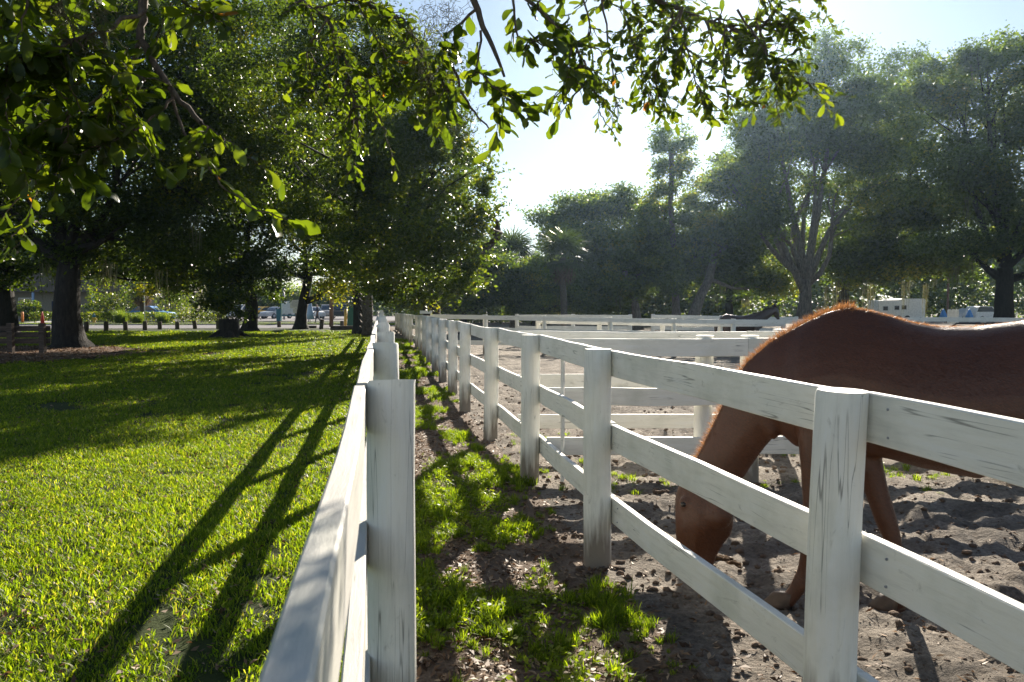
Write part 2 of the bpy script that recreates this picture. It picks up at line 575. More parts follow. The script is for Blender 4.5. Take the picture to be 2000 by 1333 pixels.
tag(wk, kind='structure')
mv, mf = [(-17.0, 25.0, 0.035)], []
for i in range(48):
    a = 2 * math.pi * i / 48
    r = 1 + 0.16 * math.sin(3 * a + 1) + 0.1 * math.sin(7 * a)
    mv.append((-17.5 + 5.2 * r * math.cos(a), 24.6 + 5.6 * r * math.sin(a), 0.024))
for i in range(48): mf.append((0, 1 + i, 1 + (i + 1) % 48))
tag(MB().add(mv, mf).build("mulch_bed", M['mulch']), kind='structure')


# ------------------------------------------------------------------ scattered leaves / foliage
def frames(n, flat=0.0):
    """n random orthonormal frames; flat>0 tips the normals upward"""
    nrm = rng.normal(size=(n, 3))
    nrm[:, 2] = nrm[:, 2] + flat * np.sign(nrm[:, 2] + 1e-9) * 1.0
    nrm /= np.linalg.norm(nrm, axis=1, keepdims=True)
    u = np.cross(nrm, rng.normal(size=(n, 3)))
    u /= np.linalg.norm(u, axis=1, keepdims=True)
    return u, np.cross(nrm, u), nrm


def leaf_quads(c, size, ratio=0.55, flat=0.6, bend=0.12, tint=None):
    n = len(c)
    size = np.broadcast_to(np.asarray(size, float), (n,))[:, None]
    u, v, w = frames(n, flat)
    a = c - u * size * 0.5
    b = c + v * size * ratio * 0.5 + w * size * bend
    d = c + u * size * 0.5
    e = c - v * size * ratio * 0.5 + w * size * bend
    V = np.stack([a, b, d, e], 1).reshape(-1, 3)
    q = np.arange(4 * n).reshape(n, 4)
    t = rng.random(n) if tint is None else tint
    return V, q, np.repeat(t, 4)


def crown_points(blobs, n_spray, per, spread, sub=19):
    """leaf positions: each blob carries boughs of foliage near its surface, each bough many sprays"""
    B = np.array([b[:6] for b in blobs], float)
    nb = len(B)
    d = rng.normal(size=(nb * sub, 3))
    d[:, 2] *= 0.9
    d /= np.linalg.norm(d, axis=1, keepdims=True)
    bi = np.repeat(np.arange(nb), sub)
    rr = rng.uniform(0.35, 1.10, nb * sub)
    sc = B[bi, :3] + d * B[bi, 3:6] * rr[:, None]
    sr = B[bi, 3:6] * rng.uniform(0.17, 0.37, nb * sub)[:, None]
    st = np.clip(0.38 + 0.24 * rng.normal(size=nb * sub), 0, 1)
    w = (sr[:, 0] * sr[:, 2])
    idx = rng.choice(nb * sub, n_spray, p=w / w.sum())
    e = rng.normal(size=(n_spray, 3))
    e[:, 2] += 0.35
    e /= np.linalg.norm(e, axis=1, keepdims=True)
    r = 0.35 + 0.80 * rng.random(n_spray) ** 0.6
    r = np.where(rng.random(n_spray) < 0.11, r * rng.uniform(1.1, 1.75, n_spray), r)   # loose sprigs break the outline
    c = sc[idx] + e * sr[idx] * np.array([1.15, 1.15, 0.9]) * r[:, None]
    ts = np.clip(st[idx] + 0.08 * rng.normal(size=n_spray), 0, 1)
    k = np.repeat(np.arange(n_spray), per)
    pts = c[k] + rng.normal(size=(len(k), 3)) * spread * 0.74 * np.array([1, 1, 0.65])
    tint = np.clip(ts[k] + 0.15 * rng.normal(size=len(k)), 0.0, 1.0)
    return pts, tint, sc, sr


def blob(px, py, Y, rx, ry, rd=None):
    c = P(px, py, Y)
    s = Y / FPX
    return (c.x, c.y, c.z, rx * s, (rd if rd else (rx + ry) * 0.5 * s), ry * s)


def limb_path(a, b, sag=0.0, n=6, w=0.12):
    a, b = Vector(a), Vector(b)
    L = (b - a).length
    o = Vector((random.uniform(-1, 1), random.uniform(-1, 1), random.uniform(-.3, .6))) * L * w
    o2 = Vector((random.uniform(-1, 1), random.uniform(-1, 1), random.uniform(-.5, .5))) * L * w * 0.5
    out = []
    for i in range(n + 1):
        t = i / n
        out.append(a.lerp(b, t) + o * math.sin(math.pi * t) + o2 * math.sin(2 * math.pi * t) + Vector((0, 0, -sag * L * math.sin(math.pi * t))))
    return out


def moss_mesh(name, tips, mat, length=(0.5, 1.4), strands=14, width=0.02):
    V, Q, T = [], [], []
    for p in tips:
        p = Vector(p)
        for _ in range(strands):
            L = random.uniform(*length)
            q = p + Vector((random.gauss(0, .16), random.gauss(0, .16), random.uniform(-.1, .1)))
            a = random.uniform(0, math.pi)
            sx = Vector((math.cos(a), math.sin(a), 0)) * width
            base = len(V)
            for i in range(4):
                t = i / 3
                c = q + Vector((random.gauss(0, .03), random.gauss(0, .03), -L * t))
                w = (1 - t) * 0.8 + 0.2
                V += [c - sx * w, c + sx * w]
            tt = random.random()
            T += [tt] * 8
            for i in range(3):
                Q.append((base + 2 * i, base + 2 * i + 1, base + 2 * i + 3, base + 2 * i + 2))
    return np_mesh(name, np.array([tuple(v) for v in V]), np.array(Q), mat, np.array(T))


def oak(label, base, r, fork, blobs, sprays, per, leaf, spread=0.4, mat='oak_leaf', barkm='bark', group=None, trunk=None, extra_limbs=(), moss=0, name="oak_tree", lean=(0, 0), cat="tree", limb_r=0.5, moss_len=(0.5, 1.5), fill=380):
    base = Vector(base)
    root = empty(name, base)
    tag(root, label, cat, group)
    mb = MB()
    if trunk is None:
        top = base + Vector((lean[0], lean[1], fork))
        trunk = limb_path(base, top, 0, 6, 0.035)
    else:
        trunk = [Vector(p) for p in trunk]
        top = trunk[-1]
    n = len(trunk)
    hs = [(p - trunk[0]).length for p in trunk]
    rad = [r * (1.0 - 0.28 * h / max(hs)) + r * 0.75 * math.exp(-h / 0.32) for h in hs]
    pts = [trunk[0] - Vector((0, 0, 0.25))] + [trunk[0] + (trunk[1] - trunk[0]) * 0.12] + [trunk[0] + (trunk[1] - trunk[0]) * 0.4] + trunk[1:]
    rr = [r * 1.95, r * 1.55, r * 1.18] + rad[1:]
    mb.tube(pts, rr, 12, jit=0.05)
    inv = -base
    for b in blobs:
        c = Vector(b[:3])
        t0 = trunk[-1] if random.random() < 0.6 else trunk[-2]
        path = limb_path(t0, c, 0.05, 6, 0.12)
        r0 = r * limb_r * random.uniform(0.7, 1.0)
        mb.tube(path, [r0 * (1 - 0.82 * i / 6) for i in range(7)], 7, jit=0.06)
        for _ in range(4):
            d = Vector((random.gauss(0, 1), random.gauss(0, 1), random.gauss(0.2, .8))).normalized()
            e = c + Vector((d.x * b[3], d.y * b[4], d.z * b[5])) * 0.85
            st = path[random.choice((3, 4, 5))]
            mb.tube(limb_path(st, e, 0.02, 4, 0.1), [r0 * k for k in (0.34, 0.24, 0.16, 0.1, 0.04)], 5)
    for pth, r0, r1 in extra_limbs:
        m = len(pth)
        mb.tube(pth, [r0 + (r1 - r0) * i / (m - 1) for i in range(m)], 9, jit=0.06)
    mb.v = [(x - base.x, y - base.y, z - base.z) for x, y, z in mb.v]
    mb.build("trunk", M[barkm], root)
    pts, tint, sc, sr = crown_points(blobs, sprays, per, spread)
    size = leaf * 1.3 * rng.uniform(0.65, 1.35, len(pts))
    # oversized filler leaves in each clump's core; inner shade is in their dark tint
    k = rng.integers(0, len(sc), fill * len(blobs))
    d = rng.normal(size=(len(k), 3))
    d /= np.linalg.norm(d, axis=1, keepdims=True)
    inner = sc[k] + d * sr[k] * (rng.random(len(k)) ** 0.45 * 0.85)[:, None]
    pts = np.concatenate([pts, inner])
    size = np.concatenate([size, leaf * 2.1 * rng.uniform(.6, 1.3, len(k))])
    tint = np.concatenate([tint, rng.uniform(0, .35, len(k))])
    V, q, t = leaf_quads(pts, size, 0.58, 0.35, 0.12, tint)
    V = V - np.array(base)
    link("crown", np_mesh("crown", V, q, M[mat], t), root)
    if moss:
        tips = []
        for _ in range(moss):
            b = random.choice(blobs)
            a = random.uniform(0, 6.28)
            k = random.uniform(0.2, 0.9)
            tips.append(Vector((b[0] + math.cos(a) * b[3] * k, b[1] + math.sin(a) * b[4] * k, b[2] - b[5] * random.uniform(0.45, 0.9))) - base)
        link("hanging_moss", moss_mesh("hanging_moss", tips, M['moss'], moss_len), root)['kind'] = 'stuff'
    return root


def gb_(px, Y, dz=0.0):
    """foot of a thing at image column px, distance Y"""
    x = (px - 1000) / FPX * Y
    return Vector((x, Y, float(ground_z(x, Y)) + dz))


LEFTG, RIGHTG = "oaks over the lawn", "trees beyond the paddocks"
oak("massive dark live oak trunk beside the low plank fence", gb_(137, 29), 0.52, 3.6,
    [blob(40, 300, 30, 190, 170), blob(210, 190, 27, 210, 190), blob(380, 330, 31, 150, 150), blob(90, 470, 30, 140, 60), blob(380, 120, 28, 200, 140), blob(-120, 330, 30, 160, 170), blob(250, 450, 29, 130, 80), blob(170, 20, 30, 260, 140)],
    3400, 30, 0.125, 0.34, moss=10, group=LEFTG)
oak("dark oak trunk cut by the left picture edge behind the plank fence", gb_(8, 41), 0.62, 3.5,
    [blob(-60, 400, 41, 170, 130), blob(60, 330, 42, 130, 130), blob(20, 520, 40, 90, 45), blob(300, 380, 46, 160, 130), blob(-150, 480, 39, 120, 80)], 1500, 26, 0.15, 0.4, moss=6, group=LEFTG)
oak("straight dark oak trunk right behind the cut stump", gb_(487, 47), 0.40, 4.6,
    [blob(470, 330, 46, 170, 140), blob(400, 480, 44, 100, 90), blob(560, 430, 47, 120, 100), blob(450, 545, 43, 70, 60), blob(330, 520, 45, 100, 60), blob(520, 545, 45, 60, 35), blob(430, 590, 41, 48, 38), blob(240, 525, 50, 90, 45), blob(360, 555, 50, 70, 30), blob(160, 520, 48, 70, 30)],
    3000, 28, 0.14, 0.4, moss=10, group=LEFTG)
t5 = gb_(587, 52)
oak("forked oak with curving low limbs beside the white notice board", t5, 0.36, 3.0,
    [blob(610, 400, 51, 120, 100), blob(520, 350, 53, 110, 110), blob(680, 470, 49, 90, 60), blob(655, 535, 47, 60, 25), blob(570, 520, 52, 55, 26)], 1300, 28, 0.14, 0.4, moss=22, group=LEFTG,
    trunk=[t5, P(589, 615, 52), P(593, 585, 52), P(600, 560, 52), P(603, 535, 52), P(598, 500, 52)],
    extra_limbs=[([P(602, 545, 52), P(590, 540, 51.8), P(572, 536, 51.5), P(562, 528, 51), P(555, 500, 51)], 0.24, 0.07), ([P(600, 588, 52), P(618, 582, 51.6), P(630, 570, 51.2), P(645, 562, 50.7), P(668, 558, 50), P(690, 545, 49)], 0.26, 0.08),
                 ([P(603, 540, 52), P(608, 528, 52), P(618, 520, 51.6), P(640, 512, 51)], 0.2, 0.08)])
t7 = gb_(846, 31)
oak("broad live oak whose drooping crown overhangs the far white rails", t7, 0.42, 2.6,
    [blob(640, 130, 25, 200, 170), blob(720, 165, 24, 140, 150), blob(865, 325, 21.5, 112, 95), blob(700, 360, 25, 150, 120), blob(870, 455, 21, 100, 85), blob(740, 490, 24, 130, 80), blob(905, 540, 21.5, 78, 52),
     blob(800, 560, 25, 110, 42), blob(862, 262, 22, 66, 58), blob(640, 470, 28, 90, 90), blob(930, 400, 21, 52, 60), blob(800, 350, 25, 110, 95), blob(770, 290, 26, 110, 100), blob(850, 400, 24, 90, 80), blob(600, 300, 30, 120, 120)],
    4600, 32, 0.085, 0.26, group=LEFTG, fill=300)
oak("leafy oak standing on the lawn side behind the palm trunk", gb_(560, 39), 0.3, 4.5,
    [blob(600, 250, 37, 200, 170), blob(500, 180, 36, 170, 160), blob(690, 520, 39, 60, 45), blob(640, 350, 38, 120, 90)], 2300, 28, 0.12, 0.36, group=LEFTG,
    trunk=[gb_(704, 42.5), P(700, 600, 42.5), P(690, 540, 42), P(670, 450, 41), P(640, 350, 40)])

# cut stump
st = empty("tree_stump", gb_(447, 38))
tag(st, "wide dark tree stump cut flat on the lawn", "stump")
sm = MB()
for k in range(7):
    pass
sm.tube([(0, 0, -0.15), (0, 0, 0.04), (0, 0, 0.16), (0.01, 0, 0.4), (0.01, 0, 0.8), (0.01, 0, 0.93)], [1.0, 0.85, 0.62, 0.5, 0.47, 0.46], 18, jit=0.06)
sm.build("trunk", M['bark'], st)
for a in range(5):
    q = a * 1.3
    MB().tube([(0.4 * math.cos(q), 0.4 * math.sin(q), 0.28), (0.75 * math.cos(q), 0.75 * math.sin(q), 0.1), (1.15 * math.cos(q + .1), 1.15 * math.sin(q + .1), -0.05)], [0.16, 0.14, 0.06], 8, jit=0.06).build("root", M['bark'], st)


# ------------------------------------------------------------------ palms
def frond_mesh(name, mat, L=1.15, nl=22):
    V, Q, T = [], [], []
    pet = 0.85
    def quad(a, b, w0, w1, side):
        i = len(V)
        V.extend([a - side * w0, a + side * w0, b + side * w1, b - side * w1])
        Q.append((i, i + 1, i + 2, i + 3))
        T.extend([random.random()] * 4)
    pts = [Vector((0, 0, 0)), Vector((pet * .5, 0, .10)), Vector((pet, 0, .08))]
    for i in range(2): quad(pts[i], pts[i + 1], 0.018, 0.014, Vector((0, 1, 0)))
    c = pts[2]
    for k in range(nl):
        a = (k / (nl - 1) - 0.5) * R(250)
        d = Vector((math.cos(a), math.sin(a), 0.12 * math.cos(a)))
        LL = L * (0.72 + 0.28 * math.cos(a * 0.6)) * random.uniform(.9, 1.05)
        s = d.cross(Vector((0, 0, 1))).normalized()
        m = c + d * LL * 0.55
        e = c + d * LL + Vector((0, 0, -0.34 * LL * random.uniform(.6, 1.3)))
        quad(c, m, 0.012, 0.034, s)
        quad(m, e, 0.034, 0.004, s)
    return np_mesh(name, np.array([tuple(v) for v in V]), np.array(Q), mat, np.array(T))


FROND = frond_mesh("frond", M['palm_leaf'])
DEADF = frond_mesh("dead_frond", M['dead_frond'], 1.0, 16)


def palm(label, base, h, r=0.2, n=30, dead=8, scale=1.0, group=None, boots=True):
    root = empty("palm_tree", base)
    tag(root, label, "palm", group)
    mb = MB()
    m = 12
    mb.tube([(0.06 * math.sin(i * .5), 0.05 * math.cos(i * .4), h * i / m - (0.2 if i == 0 else 0)) for i in range(m + 1)], [r * (1.25 if i == 0 else 1.0) for i in range(m + 1)], 12, jit=0.05)
    mb.build("trunk", M['palm_bark'], root)
    if boots:
        bb = MB()
        for i in range(int(h / 0.16)):
            z = 0.3 + i * 0.16
            for k in range(4):
                a = k * math.pi / 2 + i * 0.7 + random.uniform(-.1, .1)
                d = Vector((math.cos(a), math.sin(a), 0))
                s = Vector((-d.y, d.x, 0))
                o = d * (r * 0.9) + Vector((0, 0, z))
                e = d * (r * 1.38) + Vector((0, 0, z + 0.24))
                bb.add([o - s * .10, o + s * .10, e + s * .04, e - s * .04, o - s * .1 + Vector((0, 0, .1)), o + s * .1 + Vector((0, 0, .1))], [(0, 1, 2, 3), (3, 2, 5, 4), (0, 3, 4), (1, 5, 2)])
        o = bb.build("leaf_boots", M['palm_bark'], root)
        o['kind'] = 'stuff'
    top = Vector((0.06 * math.sin(m * .5), 0.05 * math.cos(m * .4), h))
    for k in range(n):
        a = k * 2.399
        el = R(80) - R(125) * (k / n)
        f = link("frond", FROND, root, top, (0, -el, a))
        f.scale = (scale, scale, scale)
    for k in range(dead):
        f = link("dead_frond", DEADF, root, top - Vector((0, 0, 0.1)), (0, R(random.uniform(62, 82)), k * 2.399 + .5))
        f.scale = (scale * .9,) * 3
    return root


palm("thick cabbage palm trunk with crossed leaf bases at the far end of the left fence", gb_(716, 40), 6.2, 0.26, 24, 6, 1.1)
palm("cabbage palm head rising right of the drooping oak crown", gb_(1000, 52), 4.9, 0.2, 30, 8, 1.25, boots=False)
palm("dark cabbage palm beyond the paddocks, left of the slender tree", gb_(1100, 50), 4.9, 0.22, 34, 10, 1.12, boots=False)
palm("palm with a skirt of brown dead fronds behind the hedge", gb_(278, 74), 3.4, 0.22, 16, 16, 1.2, boots=False)

# ------------------------------------------------------------------ trees beyond the paddocks
oak("tall slender pale-trunked tree standing clear against the sky", gb_(1320, 60), 0.26, 11,
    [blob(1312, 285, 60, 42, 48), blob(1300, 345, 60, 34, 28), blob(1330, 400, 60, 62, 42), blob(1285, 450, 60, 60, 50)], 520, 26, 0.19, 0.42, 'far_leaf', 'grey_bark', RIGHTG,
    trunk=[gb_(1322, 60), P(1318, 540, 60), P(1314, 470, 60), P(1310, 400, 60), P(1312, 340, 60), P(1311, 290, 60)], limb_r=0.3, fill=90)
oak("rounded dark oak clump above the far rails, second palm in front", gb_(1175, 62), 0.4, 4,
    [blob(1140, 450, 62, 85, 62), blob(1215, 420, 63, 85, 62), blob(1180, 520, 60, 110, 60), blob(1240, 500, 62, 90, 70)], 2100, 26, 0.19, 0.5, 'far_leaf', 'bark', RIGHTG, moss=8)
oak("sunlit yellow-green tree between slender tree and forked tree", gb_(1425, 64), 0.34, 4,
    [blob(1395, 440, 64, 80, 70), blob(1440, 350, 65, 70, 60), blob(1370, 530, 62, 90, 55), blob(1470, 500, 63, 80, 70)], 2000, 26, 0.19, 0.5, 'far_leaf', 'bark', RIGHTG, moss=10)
t9 = gb_(1570, 56)
oak("big grey tree forking low into several bare limbs, left of the trailer", t9, 0.52, 3,
    [blob(1480, 300, 57, 105, 85), blob(1600, 130, 58, 70, 62), blob(1560, 220, 57, 110, 75), blob(1660, 240, 57, 110, 95), blob(1500, 420, 55, 65, 45), blob(1640, 360, 58, 130, 85), blob(1430, 360, 56, 70, 45)], 3300, 26, 0.17, 0.5, 'far_leaf', 'grey_bark', RIGHTG,
    trunk=[t9, P(1573, 590, 56), P(1574, 560, 56), P(1572, 545, 56)],
    extra_limbs=[([P(1570, 570, 56), P(1552, 530, 56), P(1530, 480, 56), P(1505, 430, 56), P(1470, 390, 56)], 0.30, 0.1), ([P(1573, 555, 56), P(1565, 490, 56), P(1548, 420, 56), P(1535, 350, 56), P(1520, 270, 56)], 0.32, 0.09),
                 ([P(1574, 555, 56), P(1585, 480, 56), P(1600, 400, 56), P(1615, 300, 57), P(1612, 170, 58)], 0.34, 0.08), ([P(1576, 560, 56), P(1598, 500, 56), P(1620, 450, 56), P(1660, 400, 57)], 0.28, 0.1)], moss=8, moss_len=(.8, 2.2))
oak("dense dark oak mass hung with moss behind the trailer", gb_(1643, 66), 0.6, 4.5,
    [blob(1720, 230, 66, 110, 90), blob(1800, 190, 67, 100, 70), blob(1760, 340, 64, 150, 100), blob(1700, 460, 63, 130, 90), blob(1840, 420, 63, 130, 100), blob(1790, 520, 62, 120, 45), blob(1660, 520, 62, 80, 50)], 3900, 26, 0.2, 0.55, 'far_leaf', 'bark', RIGHTG, moss=34, moss_len=(1, 3))
oak("thick-trunked spreading oak above the horse's back at right", gb_(1960, 46), 0.58, 4.0,
    [blob(1960, 200, 47, 130, 100), blob(2080, 260, 46, 130, 140), blob(1900, 330, 46, 110, 85), blob(2010, 400, 45, 120, 95), blob(1880, 480, 46, 90, 50), blob(2120, 480, 45, 120, 80), blob(1850, 170, 49, 90, 60), blob(1930, 110, 48, 70, 45)], 3100, 26, 0.15, 0.45, 'far_leaf', 'bark', RIGHTG, moss=14, moss_len=(.6, 2))
oak("leaning pale-barked tree low behind the far rails", gb_(1345, 58), 0.38, 3.0,
    [blob(1420, 480, 60, 80, 50), blob(1330, 500, 61, 80, 50), blob(1480, 560, 60, 60, 30)], 900, 26, 0.18, 0.45, 'far_leaf', 'grey_bark', RIGHTG,
    trunk=[gb_(1345, 58), P(1368, 580, 58), P(1385, 545, 58), P(1395, 500, 59)], moss=6)
oak("young tree with twisted bare stem right of the second palm", gb_(1235, 57), 0.3, 2.6,
    [blob(1260, 530, 58, 70, 50), blob(1205, 560, 57, 60, 32)], 800, 26, 0.17, 0.4, 'far_leaf', 'grey_bark', RIGHTG,
    trunk=[gb_(1245, 57), P(1240, 585, 57), P(1225, 555, 57), P(1220, 530, 57)], moss=4)
oak("low bushy tree at the end of the lane under the oak crown", gb_(905, 46), 0.22, 1.6,
    [blob(860, 575, 46, 70, 34), blob(950, 570, 47, 70, 40), blob(1010, 585, 48, 60, 26), blob(800, 585, 44, 50, 28), blob(955, 515, 46, 48, 42), blob(1005, 540, 47, 46, 38)], 2000, 26, 0.14, 0.36, 'far_leaf', 'bark', RIGHTG)
oak("olive shrubby tree between the two palms", gb_(1045, 56), 0.22, 1.6,
    [blob(1040, 560, 56, 60, 40), blob(1000, 590, 55, 60, 26), blob(1095, 580, 57, 60, 34), blob(1150, 590, 57, 60, 26)], 1300, 26, 0.17, 0.4, 'far_leaf', 'bark', RIGHTG)

oak("oak further right past the thick trunk, mostly outside the picture", gb_(2230, 52), 0.5, 4.0,
    [blob(2230, 300, 52, 140, 120), blob(2330, 380, 53, 120, 100), blob(2180, 420, 51, 110, 90), blob(2260, 200, 53, 110, 80)], 1300, 26, 0.17, 0.5, 'far_leaf', 'bark', RIGHTG)

# ragged belts of woodland far behind: they read as one mass
def belt(name, x0, x1, y0, y1, h0, h1, n, leaf, mat):
    x = rng.uniform(x0, x1, n)
    y = rng.uniform(y0, y1, n)
    hh = h0 + (h1 - h0) * fbm(x * 0.09 + 3, y * 0.05, 6, 4)
    z = hh * rng.random(n) ** 0.8
    k = 24
    pts = np.repeat(np.stack([x, y, z], 1), k, 0) + rng.normal(size=(n * k, 3)) * np.array([.8, .8, .55])
    pts[:, 2] = np.maximum(pts[:, 2], 0.0)
    V, q, t = leaf_quads(pts, leaf * rng.uniform(.6, 1.4, n * k), 0.6, 0.3, 0.12, np.clip(np.repeat(rng.normal(.4, .16, n), k) + rng.normal(0, .14, n * k), 0, 1))
    o = link(name, np_mesh(name, V, q, M[mat], t))
    tag(o, kind='stuff')
    return o


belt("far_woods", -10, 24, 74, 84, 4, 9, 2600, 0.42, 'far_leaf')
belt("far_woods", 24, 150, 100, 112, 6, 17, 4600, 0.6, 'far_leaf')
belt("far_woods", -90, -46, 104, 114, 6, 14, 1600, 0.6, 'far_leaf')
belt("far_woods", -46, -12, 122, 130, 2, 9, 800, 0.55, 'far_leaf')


# ------------------------------------------------------------------ hedges and clump grasses
def hedge(label, c0, c1, depth, h):
    c0, c1 = Vector(c0), Vector(c1)
    L = (c1 - c0).length
    root = empty("hedge", (c0 + c1) / 2)
    tag(root, label, "hedge")
    n = int(L * 420)
    t, d, z = rng.random(n), rng.uniform(-.5, .5, n) * depth, h * (0.05 + 0.95 * rng.random(n) ** 0.6)
    dirv = (c1 - c0).normalized()
    nv = Vector((-dirv.y, dirv.x, 0))
    pts = np.outer((t - .5) * L, np.array(dirv)) + np.outer(d, np.array(nv))
    pts[:, 2] = z + 0.08 * np.sin(t * L * 1.3)
    V, q, tt = leaf_quads(pts, 0.16 * rng.uniform(.6, 1.4, n), 0.6, 0.3)
    link("leaves", np_mesh("leaves", V, q, M['oak_leaf'], tt), root)
    mb = MB()
    for i in range(int(L / 0.8)):
        x = dirv * ((i + .5) * 0.8 - L / 2)
        mb.tube([x, x + Vector((random.gauss(0, .1), random.gauss(0, .1), h * .8))], [0.03, 0.015], 5)
    mb.build("stems", M['bark'], root)


hedge("long dark green hedge in front of the blue car", gb_(60, 71), gb_(345, 71), 1.2, 0.95)
hedge("shorter clipped hedge right of the blue car", gb_(350, 70), gb_(440, 70), 1.2, 0.92)


def blades(n, rad, h, w, lean, tint=(0.2, 0.75)):
    a = rng.random(n) * 6.283
    r = rad * np.sqrt(rng.random(n))
    base = np.stack([r * np.cos(a), r * np.sin(a), np.zeros(n) - 0.005], 1)
    th = rng.random(n) * 6.283
    hh = h * rng.uniform(0.5, 1.15, n)
    ln = lean * rng.uniform(0.15, 1.2, n) * hh
    d = np.stack([np.cos(th), np.sin(th), np.zeros(n)], 1)
    s = np.stack([-np.sin(th + rng.normal(0, .7, n)), np.cos(th), np.zeros(n)], 1) * (w * rng.uniform(.6, 1.2, n))[:, None]
    mid = base + d * (ln * 0.35)[:, None] + np.array([0, 0, 1]) * (hh * 0.62)[:, None]
    tip = base + d * ln[:, None] + np.array([0, 0, 1]) * hh[:, None]
    V = np.stack([base - s * .8, base + s * .8, mid + s, mid - s, tip + s * .12, tip - s * .12], 1).reshape(-1, 3)
    i = np.arange(n)[:, None] * 6
    q = np.concatenate([i + np.array([0, 1, 2, 3]), i + np.array([3, 2, 4, 5])], 0)
    return V, q, np.repeat(rng.uniform(*tint, n), 6)


def clump(label, loc, h, mat='far_leaf'):
    V, q, t = blades(420, 0.45, h, 0.02, 0.7, (0.25, 0.75))
    o = link("ornamental_grass", np_mesh("ornamental_grass", V, q, M[mat], t), None, loc)
    tag(o, label, "grass clump", "ornamental grasses by the hedge")


clump("rounded ornamental grass clump between hydrant and palm", gb_(236, 67.5), 1.15)
clump("tan-tipped ornamental grass clump below the blue car's rear", gb_(318, 67.5), 1.0)
clump("small ornamental grass clump just left of the thin pale pole", gb_(270, 68), 0.9)

def bush(label, px, Y, w, h, mat='oak_leaf', n=1500):
    root = empty("bush", gb_(px, Y))
    tag(root, label, "bush", "bushes in front of the building")
    d = rng.normal(size=(n, 3))
    d /= np.linalg.norm(d, axis=1, keepdims=True)
    r = (0.4 + 0.6 * rng.random(n) ** .5) * (1 + .2 * np.sin(5 * d[:, 0] + px) + .15 * np.sin(7 * d[:, 2] + 2 * px))
    pts = d * r[:, None] * np.array([w, w, h * .55])
    pts[:, 2] = np.abs(pts[:, 2] + h * .5)
    V, q, tt = leaf_quads(pts, 0.24 * rng.uniform(.6, 1.4, n), 0.6, 0.3, tint=np.clip(rng.normal(.5, .22, n), 0, 1))
    link("leaves", np_mesh("leaves", V, q, M[mat], tt), root)
    mb = MB()
    for k in range(5):
        mb.tube([(0, 0, -.05), (random.gauss(0, w * .3), random.gauss(0, w * .3), h * .7)], [.05, .02], 5)
    mb.build("stems", M['bark'], root)


bush("broad dark bush above the hedge, right of the massive trunk", 205, 78, 2.0, 2.6)
bush("taller bush directly left of the palm with brown fronds", 245, 80, 2.2, 3.4)
bush("bright green bush behind the blue car's tail", 338, 84, 1.9, 3.6)
bush("dark rounded bush at the right end of the hedges", 400, 80, 2.6, 3.2)
bush("low bush between the two leftmost oak trunks", 58, 80, 1.5, 2.0)

# ------------------------------------------------------------------ fences
def rail_mesh(L, h=0.148, t=0.038, sag=0.006):
    """plank lying along local x, centred, chamfered, slightly warped"""
    c = 0.004
    prof = [(-t / 2 + c, -h / 2), (t / 2 - c, -h / 2), (t / 2, -h / 2 + c), (t / 2, h / 2 - c), (t / 2 - c, h / 2), (-t / 2 + c, h / 2), (-t / 2, h / 2 - c), (-t / 2, -h / 2 + c)]
    n = 8
    p1, p2, a1 = random.uniform(0, 6), random.uniform(0, 6), random.uniform(-.004, .004)
    mb = MB()
    vs, fs = [], []
    for i in range(n + 1):
        x = (i / n - .5) * L
        dz = -sag * random.uniform(0.2, 1) * math.sin(math.pi * i / n) + a1 * math.sin(p1 + i)
        dy = 0.004 * math.sin(p2 + i * 0.9)
        for y, z in prof: vs.append((x, y + dy, z + dz + random.uniform(-.0007, .0007)))
    for i in range(n):
        for j in range(8):
            a, b = i * 8 + j, i * 8 + (j + 1) % 8
            fs.append((a, a + 8, b + 8, b))
    fs.append(tuple(range(8)))
    fs.append(tuple(reversed(range(n * 8, n * 8 + 8))))
    return mb.add(vs, fs).mesh("rail", M['rail'])


def rail(root, a, b, h=0.148, t=0.038, name="rail"):
    a, b = Vector(a), Vector(b)
    d = b - a
    L = d.length - 0.005
    me = rail_mesh(L, h, t)
    me.name = name
    o = link(name, me, root, (a + b) / 2 - root.location)
    o.rotation_euler = (0, -math.asin(d.z / d.length), math.atan2(d.y, d.x))
    return o


def post_mesh(h, r, tilt=(0.0, 0.0), n=20, flat=0.0):
    mb = MB()
    zs = [-0.25, 0.0, h * .25, h * .5, h * .75, h - 0.012, h]
    vs, fs = [], []
    p = [random.uniform(0, 6) for _ in range(4)]
    for i, z in enumerate(zs):
        rr = r * (1.03 - 0.05 * i / 6) * (0.985 if i == 6 else 1)
        for j in range(n):
            a = 2 * math.pi * j / n
            q = rr * (1 + 0.018 * math.sin(3 * a + p[0]) + 0.012 * math.sin(5 * a + p[1] + i))
            x, y = q * math.cos(a), q * math.sin(a)
            if flat: x = max(x, -r * flat)
            zz = z + (tilt[0] * x + tilt[1] * y if i >= 5 else 0)
            vs.append((x + .004 * math.sin(p[2] + i), y + .004 * math.sin(p[3] + i), zz))
    for i in range(len(zs) - 1):
        for j in range(n):
            a, b = i * n + j, i * n + (j + 1) % n
            fs.append((a, b, b + n, a + n))
    mb.add(vs, fs, True)
    k = (len(zs) - 1) * n
    mb.add([vs[k + j] for j in range(n)], [tuple(range(n))], False)
    return mb.mesh("post", M['post'])


